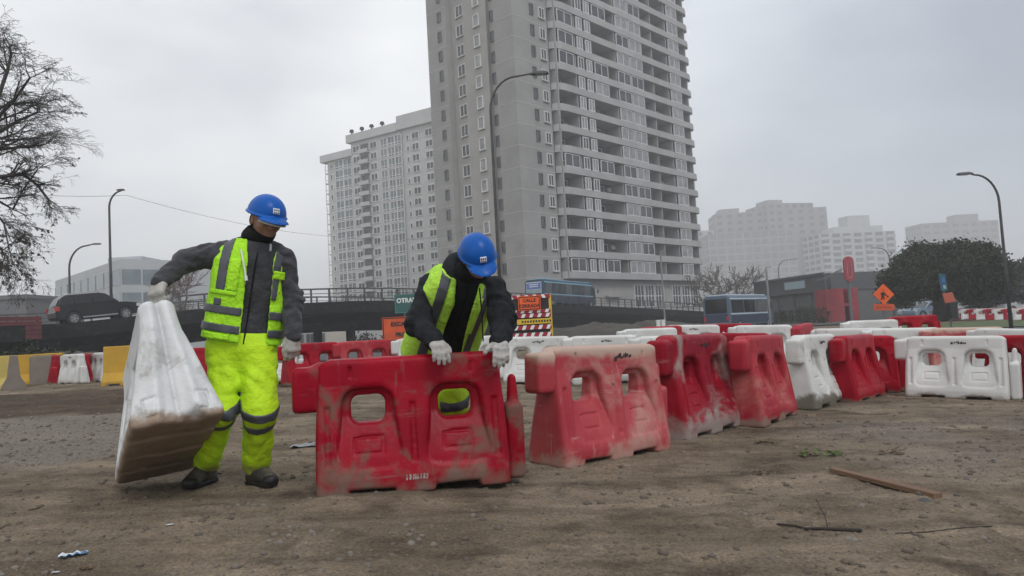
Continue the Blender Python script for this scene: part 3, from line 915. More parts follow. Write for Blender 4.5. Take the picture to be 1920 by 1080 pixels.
def overpass():
    c = BF[len(BF) // 2][0]
    t = empty('overpass', (c[0], c[1], 0), 0, 'dark concrete road overpass crossing behind the workers with a steel railing', 'overpass')
    off = np.array([c[0], c[1], 0])
    def add(name, prof, m, fr=BF, closed=True):
        V, F = sweep(prof, fr, closed); return link(name, npmesh(name, np.array(V) - off, F, [m]), t)
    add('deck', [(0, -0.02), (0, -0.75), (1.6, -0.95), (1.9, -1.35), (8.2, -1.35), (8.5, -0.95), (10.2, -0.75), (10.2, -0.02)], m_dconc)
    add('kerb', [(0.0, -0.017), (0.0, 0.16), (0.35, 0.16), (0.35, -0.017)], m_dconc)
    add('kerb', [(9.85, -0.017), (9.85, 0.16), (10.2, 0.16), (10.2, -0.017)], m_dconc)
    # steel railing, near and far side
    m_rail = mat('railing_steel', (0.05, 0.05, 0.052), 0.6, (0.09, 0.085, 0.08), 2.0)
    post = MB(); post.box(-0.06, 0.06, -0.05, 0.05, 0.16, 1.2); pm = post.mesh('railing_post', [m_rail])
    for a in (0.15, 10.05):
        fr_ = BF if a > 1 else [f for f in BF if f[0][0] > at(330, 590, 49)[0]]
        for z0, h in ((1.12, 0.12), (0.80, 0.05), (0.52, 0.05)):
            V, F = sweep([(a - .04, z0), (a - .04, z0 + h), (a + .04, z0 + h), (a + .04, z0)], fr_)
            link('rail', npmesh('rail', np.array(V) - off, F, [m_rail]), t)
        for p, d, n in fr_:
            q = p + n * a
            link('railing_post', pm, t, (q[0] - off[0], q[1] - off[1], q[2]), (0, 0, math.atan2(d[1], d[0])))
    # girders below and solid abutments at both ends
    for a in (2.4, 5.0, 7.6):
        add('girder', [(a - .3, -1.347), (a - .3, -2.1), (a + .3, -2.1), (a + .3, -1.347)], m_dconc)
    for x, Y in ((425, 53), (620, 57.5), (905, 70)):
        i = min(range(len(BF)), key=lambda k: abs(BF[k][0][1] - Y - 0))
        p, d, n = BF[i]
        for a in (2.4, 7.6):
            b = MB(); q = p + n * a - off; b.tube([(q[0], q[1], -0.3), (q[0], q[1], p[2] - 2.0)], 0.38, 14); b.obj('pier', [m_dconc], t)

    lf = [f for f in BF if f[0][0] < at(372, 600, 50)[0]]
    rf = [f for f in BF if f[0][0] > at(1045, 600, 78)[0]]
    for fr in (lf, rf):
        V = []; F = []
        for p, d, n in fr:
            for a, z in ((4.2, -0.9), (4.2, None), (9.7, None), (9.7, -0.9)):
                V.append((p[0] + n[0] * a - off[0], p[1] + n[1] * a - off[1], -0.5 if z is None else p[2] + z))
        for i in range(len(fr) - 1):
            for j in range(4):
                q = (j + 1) % 4; F.append([i * 4 + j, (i + 1) * 4 + j, (i + 1) * 4 + q, i * 4 + q])
        k = (len(fr) - 1) * 4
        F.append([0, 1, 2, 3]); F.append([k + 3, k + 2, k + 1, k])
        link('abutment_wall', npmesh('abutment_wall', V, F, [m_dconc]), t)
overpass()

def mound(name, label, pts, m, cat='earth bank'):
    """low bank of soil: list of (x, y, rx, ry, h)"""
    x0 = min(p[0] - p[2] for p in pts); x1 = max(p[0] + p[2] for p in pts); y0 = min(p[1] - p[3] for p in pts); y1 = max(p[1] + p[3] for p in pts)
    nx, ny = 60, 24
    X, Y = np.meshgrid(np.linspace(x0, x1, nx), np.linspace(y0, y1, ny))
    Z = np.zeros_like(X)
    for (x, y, rx, ry, h) in pts:
        d = ((X - x) / rx) ** 2 + ((Y - y) / ry) ** 2
        Z = np.maximum(Z, h * np.clip(1 - d, 0, 1) ** 0.7)
    P3 = np.stack([X.ravel(), Y.ravel(), 0 * X.ravel()], -1).astype(np.float32)
    Z = Z * (1 + 0.3 * vnoise(P3, 0.6).reshape(X.shape) + 0.15 * vnoise(P3, 2.1).reshape(X.shape))
    Zg = gz(X, Y)
    V = np.stack([X, Y, Zg - 0.06 + Z], -1).reshape(-1, 3)
    i = np.arange(nx * ny).reshape(ny, nx)
    F = np.stack([i[:-1, :-1], i[:-1, 1:], i[1:, 1:], i[1:, :-1]], -1).reshape(-1, 4).astype(np.int32)
    o = link(name, npmesh(name, V, F, [m], True)); tag(o, label, cat); return o
m_bank = mat('bank_soil', (0.04, 0.034, 0.026), 0.95, (0.065, 0.055, 0.042), 0.8, (0.04, 0.045, 0.03), 1.5, bump=0.8, bscale=6)
p = at(1150, 610, 74)
mound('soil_bank', 'dark brown soil bank under the overpass behind the barriers', [(p[0] - 3, p[1], 8, 5, 1.25), (p[0] + 4, p[1] + 3, 8, 5, 1.1), (p[0] - 9, p[1] + 1, 5, 4, .9)], m_bank)
p = at(140, 660, 30)
mound('soil_heap', 'low brown soil heap behind the grey concrete block', [(p[0], p[1], 4.2, 2.2, 0.9), (p[0] - 5, p[1] + 1, 4, 2, .6)], m_bank, 'soil heap')

for u_ in (1234, 1243):
    p = at(u_, 600, 68)
    b = MB(); b.box(-.17, .17, -.17, .17, -.1, 1.15); b.box(-.2, .2, -.2, .2, 1.15, 1.25)
    tag(b.obj('concrete_bollard', [m_frame], loc=(p[0], 68, 0), bevel=.02), 'pale square bollard under the overpass, %s of a pair' % ('left' if u_ == 1234 else 'right'), 'bollard', 'pale bollards under the overpass')
# maroon hoarding below the car
def red_fence():
    a = at(-60, 600, 39.5); c = at(78, 600, 42.6)
    d = Vector((c[0] - a[0], c[1] - a[1], 0)); W = d.length
    t = empty('red_hoarding', (a[0], a[1], 0), math.atan2(d.y, d.x), 'dull maroon plank hoarding at the left edge below the black car', 'fence')
    m_r = mat('maroon_plank', (0.13, 0.022, 0.025), 0.8, (0.08, 0.015, 0.018), 2.0)
    pl = MB(); pl.box(0, W, -0.02, 0.02, 0, 0.24); pm = pl.mesh('plank', [m_r])
    for k in range(5): link('plank', pm, t, (0, (k % 2) * .01, 2.05 + k * 0.27))
    po = MB(); po.box(-.05, .05, 0.03, 0.13, 0, 3.4); pm = po.mesh('post', [m_dconc])
    for k in range(4): link('post', pm, t, (0.2 + (W - .4) * k / 3, 0, 0))
red_fence()

# ------------------------------------------------------------------ background under the bridge
def site_wall():
    a = at(612, 640, 84); c = at(722, 640, 84)
    b = MB(); W = c[0] - a[0]
    b.box(0, W * .42, 0, 0.2, 0, 3.6, 0); b.box(W * .42 + .02, W, 0.06, 0.26, 0, 3.9, 1)
    o = b.obj('site_wall', [mat('cream_panel', (0.46, 0.43, 0.38), 0.8, (0.4, 0.38, 0.34), 0.3), mat('grey_panel', (0.38, 0.39, 0.40), 0.8)], loc=(a[0], a[1], 0))
    tag(o, 'plain cream and grey wall panels seen under the overpass left of the orange sign', 'wall')
    a = at(553, 640, 98); c = at(612, 640, 98); W = c[0] - a[0]
    t = empty('glazed_pavilion', (a[0], a[1], 0), 0, 'small glazed building seen under the overpass beside the cream wall', 'building')
    b = MB(); b.box(0, W, 0, 8, 0, 4.6); b.obj('wall', [m_fg3], t)
    wm = window_mesh('window', W / 3 - .3, 1.5, 2, m_frame_d, m_glass, 0.1)
    for i in range(3):
        for z in (0.6, 2.6): link('window', wm, t, (0.15 + i * W / 3, -0.05, z))
site_wall()

# ------------------------------------------------------------------ shop on the right
def supermarket():
    m_wall = mat('shop_wall', (0.115, 0.12, 0.12), 0.85, (0.09, 0.094, 0.095), 0.4, rand=False)
    m_fas = mat('shop_fascia', (0.085, 0.09, 0.095), 0.7, (0.07, 0.073, 0.078), 0.5, rand=False)
    m_red = mat('shop_red', (0.33, 0.035, 0.045), 0.6, (0.26, 0.03, 0.04), 0.6, rand=False)
    m_sg = mat('shop_sign_blue', (0.32, 0.42, 0.47), 0.5)
    A = at(1425, 580, 98); B = at(1556, 580, 84); Cc = at(1700, 580, 90)
    t = empty('supermarket', (B[0], B[1], 0), 0, 'low dark grey shop with a broad fascia and a red entrance', 'shop')
    def seg(p, q):
        d = Vector((q[0] - p[0], q[1] - p[1], 0)); W = d.length
        return W, Matrix.Translation((p[0] - B[0], p[1] - B[1], 0)) @ Matrix.Rotation(math.atan2(d.y, d.x), 4, 'Z')
    W, M = seg(A, B)
    b = MB(); b.box(0, W, 0, 20, 0, 4.2, 0, M); b.obj('wall', [m_wall], t)
    b = MB(); b.box(-.3, W + .1, -0.5, 20.2, 4.2, 6.6, 0, M); b.obj('fascia', [m_fas], t)
    b = MB(); b.box(-.4, W + .2, -0.7, -0.5, 6.45, 6.75, 0, M); b.obj('cornice', [m_wall], t)
    for k in range(6):
        b = MB(); b.box(W * .12 + k * 1.5, W * .12 + k * 1.5 + 1.2, -0.04, .1, 0.2, 1.9, 0, M); b.obj('window', [m_glass], t)
    b = MB()
    b.box(W * .47, W * .47 + 4.1, -0.56, -0.5, 4.9, 6.0, 0, M); sgo = b.obj('sign_panel', [m_sg], t)
    for k in range(4):
        b = MB(); b.box(W * (.05 + .24 * k), W * (.05 + .24 * k) + .35, -0.12, .02, 0, 4.2, 0, M); b.obj('pilaster', [m_fas], t)
    W2, M2 = seg(B, Cc)
    b = MB(); b.box(0, W2, 0, .8, 0, 4.2, 0, M2); b.obj('wall', [m_wall], t)
    b = MB(); b.box(-.1, W2 + .3, -0.5, .9, 4.203, 6.5, 0, M2); b.obj('fascia', [m_fas], t)
    # red entrance portal
    pa = at(1551, 580, 80); pb = at(1611, 580, 80)
    x0, x1 = pa[0] - B[0], pb[0] - B[0]; y0 = pa[1] - B[1]
    b = MB(); b.box(x0, x0 + 1.95, y0, y0 + 3, 0, 4.3); b.box(x1 - .75, x1, y0, y0 + 3, 0, 4.3)
    b.box(x0 + 1.95, x1 - .75, y0 + .3, y0 + 3, 2.0, 2.35)
    b.obj('entrance_portal', [m_red], t)
    b = MB(); b.box(x0 + 1.95, x1 - .75, y0 + 1.6, y0 + 1.7, 0, 2.0); b.obj('entrance_door', [m_glass], t)
    t.scale = (1, 1, .86)
    # pylon with a rounded red board
    px = at(1597, 580, 78)
    r = empty('pylon_sign', (px[0], px[1], 0), 0, 'rounded red pylon board with a pale loop emblem above the shop roof', 'sign')
    b = MB(); b.tube([(0, .2, 0), (0, .2, 5.2)], 0.16, 10); b.obj('pole', [m_frame_d], r)
    def stadium(w, h, n=10):
        o = []
        for k in range(n + 1): a = math.pi * k / n; o.append((w * math.cos(a), h - w + w * math.sin(a)))
        for k in range(n + 1): a = math.pi + math.pi * k / n; o.append((w * math.cos(a), w + w * math.sin(a)))
        return o
    b = MB(); b.prism(stadium(0.56, 2.75), -0.2, 0.05); b.obj('board', [m_red], r, (0, 0, 4.3), bevel=0.03)
    u = [(-.24, 2.1), (-.24, .6)] + [(-.24 + .24 * (1 - math.cos(math.pi * k / 8)), .6 - .24 * math.sin(math.pi * k / 8)) for k in range(1, 8)] + [(.24, .6), (.24, 2.1)]
    b = MB(); b.tube([(x, -0.22, z) for x, z in u], 0.055, 6); b.obj('emblem', [mat('emblem_pink', (0.45, 0.12, 0.14), 0.5)], r, (0, 0, 4.3))
    b = MB()
    for k in range(5): b.tube([(-0.6, 0.1 * k, 5.8 - .1 * k), (-1.3 - .3 * k, .2, 5.5 - .15 * k), (-2.2 - .3 * k, .3, 4.6)], 0.03, 5)
    b.obj('bracket', [m_frame_d], r)
supermarket()

# ------------------------------------------------------------------ street lamps
m_pole = mat('lamp_steel', (0.035, 0.036, 0.038), 0.5, (0.06, 0.06, 0.062), 3.0)
m_polel = mat('lamp_galvanised', (0.22, 0.225, 0.23), 0.5, (0.17, 0.17, 0.175), 2.0)
def lamp(label, base, top_z, reach, bend, side, r0=0.09, m=m_pole, yaw=0.0, headlen=0.75, group='street lamps'):
    """single arm lamp: side -1 arm to the left, +1 to the right"""
    t = empty('street_lamp', base, yaw, label, 'street lamp', group)
    hgt = top_z - base[2]
    pts = [(0, 0, 0), (0, 0, hgt * .4), (0, 0, hgt - bend)]
    rad = [r0, r0 * .8, r0 * .62]
    for k in range(1, 9):
        a = math.pi / 2 * k / 8
        pts.append((side * bend * .75 * (1 - math.cos(a)), 0, hgt - bend + bend * .94 * math.sin(a))); rad.append(r0 * (.62 - .02 * k))
    pts.append((side * (reach - headlen * .8), 0, hgt)); rad.append(r0 * .4)
    b = MB(); b.tube(pts, rad, 10); b.obj('pole', [m], t, smooth=True)
    x0 = side * (reach - headlen)
    b = MB()
    L = headlen * side
    v = [(0, .07, 0), (.3, .13, .0), (.9, .12, -.01), (1.0, .05, 0)]
    for i in range(3):
        (a, w, _), (c, w2, _) = v[i], v[i + 1]
        for s in (1,):
            q = [(x0 + a * L, -w, hgt - .05), (x0 + c * L, -w2, hgt - .05), (x0 + c * L, w2, hgt - .05), (x0 + a * L, w, hgt - .05)]
            h1 = .07 if i else .05; h2 = .1 if i == 0 else (.09 if i == 1 else .05)
            h1 = (.05, .1, .09)[i]; h2 = (.1, .09, .03)[i]
            q2 = [(x0 + a * L, -w * .8, hgt - .05 + h1), (x0 + c * L, -w2 * .8, hgt - .05 + h2), (x0 + c * L, w2 * .8, hgt - .05 + h2), (x0 + a * L, w * .8, hgt - .05 + h1)]
            b.face(q); b.face(q2)
            for j in range(4): b.face([q[j], q[(j + 1) % 4], q2[(j + 1) % 4], q2[j]])
    b.obj('lamp_head', [m], t)
    b = MB(); b.box(min(x0 + .3 * L, x0 + .85 * L), max(x0 + .3 * L, x0 + .85 * L), -.09, .09, hgt - .075, hgt - .053); b.obj('lens', [m_curt], t)
    b = MB(); b.box(-.2, .2, -.2, .2, 0, .03); b.obj('base_plate', [m], t)
    return t
def lamp_px(label, xb, xt, yt, xe, Y, base_z=None, r0=.09, m=m_pole, bend=1.3, headlen=0.75):
    """foot column xb (at y=620), bend top at (xt, yt), head end at xe"""
    top = at(xt, yt, Y); e = at(xe, yt, Y)
    z = float(gz(top[0], Y)) if base_z is None else base_z
    reach = abs(e[0] - top[0])
    return lamp(label, (top[0], Y, z), top[2], reach, bend, 1 if xe > xt else -1, r0, m, headlen=headlen)
lamp_px('tall dark street lamp with its arm across the grey tower, behind the bending worker', 930, 916, 142, 1029, 27, r0=.08, bend=1.4, headlen=0.72)
lamp_px('leaning dark street lamp with its arm to the left, near the right edge', 1898, 1868, 322, 1793, 33, r0=.09, bend=1.4)
lamp_px('taller of the two street lamps behind the black car, its arm almost touching the cable', 207, 204, 357, 234, 52, base_z=2.6, r0=.12, bend=1.3, headlen=.6)
lamp_px('shorter of the two street lamps behind the black car', 130, 129, 460, 190, 58, base_z=2.4, r0=.13, bend=1.9, headlen=.8)
lamp_px('faint grey street lamp standing before the shop fascia', 1461, 1458, 487, 1496, 95, r0=.13, m=m_polel, bend=1.5)
lamp_px('faint grey street lamp at the left edge of the dark tree crown', 1667, 1666, 463, 1632, 80, r0=.12, m=m_polel, bend=1.4)
lamp_px('small pale street lamp in front of the dark tree crown', 1779, 1776, 489, 1762, 60, r0=.08, m=m_polel, bend=.8, headlen=.5)
for px_, Y_ in ((1443, 66), (1246, 92)):
    p = at(px_, 590, Y_); top = at(px_ - 2, 500 if px_ == 1443 else 470, Y_)
    b = MB(); b.tube([(0, 0, 0), (0, 0, top[2] - .5), (0, 0, top[2])], [.12, .1, .05], 8); b.tube([(0, 0, top[2] - .1), (.5, 0, top[2])], [.04, .04], 6)
    o = b.obj('utility_pole', [m_polel], loc=(p[0], Y_, 0)); tag(o, 'thin pale pole beside the parked bus' if px_ == 1443 else 'thin pale pole against the foot of the grey tower', 'pole')

# cable across the sky from beyond the left edge, past the lamp, to the tower
a = at(-40, 354, 46); c = at(236, 366, 52); d = at(620, 443, 80); e = at(905, 425, 92)
b = MB()
def sag(p, q, s, n=14):
    return [tuple(p * (1 - k / n) + q * (k / n) - np.array([0, 0, s * 4 * (k / n) * (1 - k / n)])) for k in range(n + 1)]
b.tube(sag(a, c, .25) + sag(c, d, .5)[1:] + sag(d, e, 1.0)[1:], 0.014, 5)
tag(b.obj('overhead_cable', [m_pole]), 'thin overhead cable sagging across the grey sky', 'cable')

# ------------------------------------------------------------------ vehicles
m_tyre = mat('tyre_rubber', (0.02, 0.02, 0.02), 0.85)
m_rim = mat('alloy_rim', (0.35, 0.35, 0.36), 0.35, metal=0.6)
m_carglass = mat('car_glass', (0.012, 0.014, 0.016), 0.08, spec=0.4)
def wheel_meshes(R, w, spokes=5):
    b = MB(); pr = [(R * .62, 0), (R * .9, 0), (R, w * .15), (R, w * .85), (R * .9, w), (R * .62, w)]
    n = 24
    for k in range(n):
        a0, a1 = 2 * math.pi * k / n, 2 * math.pi * (k + 1) / n
        for i in range(6):
            (r0, y0), (r1, y1) = pr[i], pr[(i + 1) % 6]
            b.face([(r0 * math.cos(a0), y0, r0 * math.sin(a0)), (r1 * math.cos(a0), y1, r1 * math.sin(a0)), (r1 * math.cos(a1), y1, r1 * math.sin(a1)), (r0 * math.cos(a1), y0, r0 * math.sin(a1))])
    ty = b.mesh('tyre', [m_tyre])
    b = MB()
    for k in range(spokes):
        a = 2 * math.pi * k / spokes; c, s = math.cos(a), math.sin(a)
        T = Matrix.Rotation(-a, 4, 'Y')
        b.box(0.0, R * .6, w * .05, w * .2, -R * .09, R * .09, 0, T)
    for k in range(n):
        a0, a1 = 2 * math.pi * k / n, 2 * math.pi * (k + 1) / n
        for (r0, r1, y0, y1) in ((R * .55, R * .63, w * .03, w * .03), (0, R * .16, w * .02, w * .02)):
            b.face([(r0 * math.cos(a0), y0, r0 * math.sin(a0)), (r1 * math.cos(a0), y1, r1 * math.sin(a0)), (r1 * math.cos(a1), y1, r1 * math.sin(a1)), (r0 * math.cos(a1), y0, r0 * math.sin(a1))])
    rm = b.mesh('rim', [m_rim])
    b = MB(); pl = [(R * .58 * math.cos(2 * math.pi * k / n), R * .58 * math.sin(2 * math.pi * k / n)) for k in range(n)]
    b.prism(pl, w * .3, w * .5); hub = b.mesh('hub', [m_frame_d])
    return ty, rm, hub
def add_wheel(parent, x, y, z, ms, flip=False):
    w = link('wheel', ms[0], parent, (x, y, z), (0, 0, math.pi if flip else 0))
    link('rim', ms[1], w); link('hub', ms[2], w)
def suv(name, label, m_paint, loc, yaw, pitch=0.0, roof_rails=True):
    """x forward, y to the car's left (far side), origin on the road under the middle"""
    t = empty(name, loc, 0, label, 'car'); t.rotation_euler = (0, -pitch, yaw)
    L, W = 4.65, 1.84
    b = MB()
    low = [(-2.30, .45), (-2.33, .75), (-2.28, 1.05), (-1.9, 1.08), (.95, 1.06), (1.5, 1.03), (2.1, .93), (2.3, .8), (2.34, .5), (2.25, .33)]
    arch = lambda cx: [(cx + .40 * math.cos(a), .36 + .40 * math.sin(a)) for a in [math.pi * k / 8 for k in range(9)]]
    poly = low + [(1.86, .3)] + arch(1.42)[0:9] + [(.95, .28), (-.95, .28)] + [(x, z) for x, z in arch(-1.4)] + [(-1.85, .32), (-2.2, .38)]
    n = len(poly)
    for (y0, y1, sc) in ((-W / 2, W / 2, 1),):
        b.prism(poly, y0, y1)
    bo = b.obj('body', [m_paint], t, bevel=0.06)
    # cabin: tapering greenhouse
    low = [(-2.2, 1.06), (-1.95, 1.52), (-1.7, 1.64), (.1, 1.66), (.45, 1.58), (1.12, 1.04)]
    b = MB(); k = len(low); yo = W / 2 - .03; yi = W / 2 - .22
    wid = [yo, yi + .04, yi, yi, yi + .02, yo]
    V = [(x, -w_, z) for (x, z), w_ in zip(low, wid)] + [(x, w_, z) for (x, z), w_ in zip(low, wid)]
    b.v = V; b.f = [list(range(k)), [k + i for i in reversed(range(k))]] + [[(i + 1) % k, i, k + i, k + (i + 1) % k] for i in range(k)]; b.m = [0] * len(b.f)
    b.obj('cabin', [m_paint], t, bevel=0.05)
    # side glass, slightly proud of the cabin
    def yy(z): return W / 2 - .03 - (z - 1.06) / .6 * .19
    for sgn in (-1, 1):
        for q in ([(-1.98, 1.14), (-1.35, 1.14), (-1.35, 1.52), (-1.78, 1.5)], [(-1.27, 1.14), (-.35, 1.14), (-.35, 1.54), (-1.27, 1.53)], [(-.27, 1.14), (.88, 1.12), (.42, 1.48), (.2, 1.53), (-.27, 1.54)]):
            b = MB()
            a = [(x, sgn * (yy(z) + .012), z) for x, z in q]; c = [(x, sgn * (yy(z) - .03), z) for x, z in q]
            b.face(a); b.face(c)
            for i in range(len(q)): b.face([a[i], a[(i + 1) % len(q)], c[(i + 1) % len(q)], c[i]])
            b.obj('side_window', [m_carglass], t)
    b = MB(); b.face([(1.14, -.74, 1.09), (1.14, .74, 1.09), (.52, .62, 1.55), (.52, -.62, 1.55)]); b.obj('windscreen', [m_carglass], t)
    b = MB(); b.face([(-2.235, -.7, 1.12), (-2.235, .7, 1.12), (-2.02, .6, 1.48), (-2.02, -.6, 1.48)]); b.obj('rear_window', [m_carglass], t)
    for sgn in (-1, 1):
        b = MB(); b.box(-2.37, -2.1, sgn * .93 - .03 if sgn > 0 else -.945, .945 if sgn > 0 else -.9, .82, 1.05); b.obj('tail_light', [mat('tail_red', (0.4, 0.02, 0.02), 0.25)], t)
        b = MB(); b.box(2.05, 2.3, .70 if sgn > 0 else -.935, .935 if sgn > 0 else -.70, .72, .88); b.obj('headlight', [mat('headlight_clear', (0.55, 0.56, 0.58), 0.15)], t)
        b = MB(); b.box(.62, .82, sgn * .95 - (.0 if sgn > 0 else .17), sgn * .95 + (.17 if sgn > 0 else 0), 1.05, 1.2); b.obj('mirror', [m_paint], t, bevel=.03)
        if roof_rails:
            b = MB(); b.tube([(-1.7, sgn * .64, 1.66), (-1.6, sgn * .64, 1.72), (0, sgn * .64, 1.73), (.1, sgn * .64, 1.67)], .02, 6); b.obj('roof_rail', [m_rim], t)
    b = MB(); b.box(-.95, .95, -W / 2 - .015, W / 2 + .015, .36, .42); b.obj('side_trim', [m_rim], t)
    ms = wheel_meshes(.36, .22)
    for x in (1.42, -1.4):
        add_wheel(t, x, -W / 2 - .0, .36, ms); add_wheel(t, x, W / 2, .36, ms, True)
    return t
m_black = mat('black_paint', (0.004, 0.0045, 0.005), 0.22, spec=0.35)
# the black car climbing the overpass
i0 = min(range(len(BF)), key=lambda k: abs(BF[k][0][0] - at(184, 600, 45.6)[0]))
p, d, n = BF[i0]
q = p + n * 1.2
suv('black_car', 'black SUV with roof rails driving up the overpass on the left', m_black, (q[0], q[1], q[2] + .0), math.atan2(d[1], d[0]), math.asin(d[2])).scale = (1.07, 1.07, 1.17)

def bus(label, loc, yaw, pitch, L, m_body, m_top, m_pan, nwin, ad=None, rear=None):
    t = empty('bus', loc, 0, label, 'bus'); t.rotation_euler = (0, -pitch, yaw)
    W, H = 2.45, 3.05
    def section(x, s=1.0, z1=H):
        w = W / 2 * s
        return [(x, -w, .42), (x, -w, z1 - .35), (x, -w + .08, z1 - .12), (x, -w + .3, z1), (x, w - .3, z1), (x, w - .08, z1 - .12), (x, w, z1 - .35), (x, w, .42)]
    b = MB()
    secs = [section(-L / 2, .97, H - .04), section(-L / 2 + .2, 1, H), section(L / 2 - 1.0, 1, H - .02), section(L / 2 - .35, .97, H - .35), section(L / 2, .92, 1.45)]
    for s in secs: b.v += s
    for i in range(len(secs) - 1):
        for j in range(8):
            k = (j + 1) % 8; b.f.append([i * 8 + j, i * 8 + k, (i + 1) * 8 + k, (i + 1) * 8 + j]); b.m.append(0)
    b.f.append(list(range(7, -1, -1))); b.m.append(0); b.f.append([(len(secs) - 1) * 8 + j for j in range(8)]); b.m.append(0)
    b.obj('body', [m_body], t, bevel=.03)
    b = MB(); b.box(-L / 2 + .3, L / 2 - 1.1, -W / 2 + .35, W / 2 - .35, H - .01, H + .08); b.obj('roof', [m_top], t, bevel=.03)
    for sgn in (-1, 1):
        y0, y1 = (-W / 2 - .012, -W / 2 + .02) if sgn < 0 else (W / 2 - .02, W / 2 + .012)
        b = MB(); b.box(-L / 2 + .25, L / 2 - 1.0, y0, y1, H - .38, H - .26); b.obj('roof_stripe', [m_top], t)
        b = MB(); b.box(-L / 2 + .3, L / 2 - 1.1, y0, y1, .55, 1.28); b.obj('side_panel', [m_pan], t)
        b = MB(); b.box(-L / 2 + .25, L / 2 - .9, y0, y1, 1.36, 1.46); b.obj('belt_stripe', [m_top], t)
        ww = (L - 2.0) / nwin
        for k in range(nwin):
            b = MB(); x = -L / 2 + .5 + k * ww
            yg = (y0 - .008, y1) if sgn < 0 else (y0, y1 + .008)
            b.box(x, x + ww - .14, yg[0], yg[1], 1.52, 2.6); b.obj('side_window', [m_carglass if k % 3 else m_glass], t)
        b = MB(); b.face([(L / 2 - 1.3, sgn * (W / 2 + .012), 1.3), (L / 2 - .25, sgn * (W / 2 * .965 + .012), 1.5), (L / 2 - .55, sgn * (W / 2 * .98 + .02), 2.45), (L / 2 - 1.3, sgn * (W / 2 + .012), 2.6)]); b.obj('cab_window', [m_carglass], t)
    b = MB(); b.box(-L / 2 - .02, -L / 2 + .02, -1.0, 1.0, 1.5, 2.75); b.obj('rear_window', [m_carglass if ad is None else m_frame], t)
    if ad is not None:
        b = MB(); b.box(-L / 2 - .045, -L / 2 - .022, -.95, .95, 1.95, 2.68); b.obj('rear_advert', [ad], t)
        b = MB()
        for z in (2.42, 2.2):
            for k in range(6): b.box(-L / 2 - .055, -L / 2 - .047, -.6 + k * .2, -.6 + k * .2 + .15, z, z + .12)
        b.obj('advert_lettering', [m_frame], t)
        b = MB(); b.box(-L / 2 - .045, -L / 2 - .022, -.95, .95, 1.55, 1.9); b.obj('rear_lower_pane', [mat('pale_teal_glass', (0.25, 0.33, 0.36), .3)], t)
    if rear is not None:
        b = MB(); b.box(-L / 2 - .018, -L / 2 + .02, -1.08, 1.08, .7, 1.42); b.obj('rear_panel', [rear], t)
    for y in (-1.05, 1.05):
        b = MB(); b.box(-L / 2 - .03, -L / 2 + .02, y - .1, y + .1, .85, 1.25); b.obj('tail_light', [mat('tail_red', (0.4, 0.02, 0.02), 0.25)], t)
    b = MB(); b.box(-L / 2 - .08, -L / 2 + .02, -1.15, 1.15, .42, .68); b.obj('bumper', [m_frame_d], t, bevel=.03)
    b = MB(); b.face([(L / 2 + .01, -1.02, 1.45), (L / 2 + .01, 1.02, 1.45), (L / 2 - .33, 1.05, 2.62), (L / 2 - .33, -1.05, 2.62)]); b.obj('windscreen', [m_carglass], t)
    for sgn in (-1, 1):
        b = MB(); b.tube([(L / 2 - .3, sgn * 1.15, 2.5), (L / 2 + .05, sgn * 1.4, 2.45), (L / 2 + .05, sgn * 1.42, 2.1)], .03, 6); b.box(L / 2 - .02, L / 2 + .08, sgn * 1.42 - .1, sgn * 1.42 + .1, 1.85, 2.25); b.obj('mirror', [m_frame_d], t)
    ms = wheel_meshes(.46, .28, 8)
    for x in (L / 2 - 1.5, -L / 2 + 1.9):
        add_wheel(t, x, -W / 2 - .03, .46, ms); add_wheel(t, x, W / 2 + .03, .46, ms, True)
    return t
m_bblue = mat('bus_blue', (0.016, 0.055, 0.085), 0.45, (0.025, 0.07, 0.10), 0.6, spec=.25)
m_bpale = mat('bus_pale_blue', (0.22, 0.40, 0.52), 0.45)
m_bnavy = mat('bus_navy', (0.018, 0.03, 0.07), 0.5)
m_ad = mat('advert_blue', (0.10, 0.16, 0.42), 0.5)
i1 = min(range(len(BF)), key=lambda k: abs(BF[k][0][0] - at(1090, 577, 80)[0]))
p, d, n = BF[i1]; q = p + n * 2.2
bus('blue city bus with an advert on its rear window crossing the overpass', (q[0], q[1], q[2]), math.atan2(d[1], d[0]) , math.asin(d[2]), 11.8, m_bblue, m_bpale, m_bnavy, 7, m_ad)
p = at(1388, 590, 66)
bus('dark blue and white bus seen from behind, beside the shop', (p[0], p[1], float(gz(p[0], p[1]))), math.radians(48), 0, 9.5, mat('bus_slate_blue', (0.07, 0.11, 0.16), .45), mat('bus_white', (0.5, 0.58, 0.64), .45), m_bnavy, 3, rear=m_bnavy)

m_white = mat('white_paint', (0.5, 0.5, 0.5), 0.3)
m_silver = mat('silver_paint', (0.22, 0.24, 0.27), 0.35)
p = at(1742, 575, 72); suv('parked_car', 'pale blue grey car under the big dark tree, half hidden by the leaning signpost', mat('blue_grey_paint', (0.16, 0.22, 0.30), 0.35), (p[0], p[1], 0), math.radians(188), roof_rails=False)
p = at(1706, 575, 76); suv('parked_car', 'silver car under the left side of the big dark tree', m_silver, (p[0], p[1], 0), math.radians(235), roof_rails=False)
p = at(1822, 575, 78); suv('parked_car', 'white car just right of the leaning signpost', m_white, (p[0], p[1], 0), math.radians(200), roof_rails=False)
p = at(1908, 572, 74); suv('parked_car', 'pale car at the right edge beyond the striped barrier row', m_white, (p[0], p[1], 0), math.radians(190), roof_rails=False)

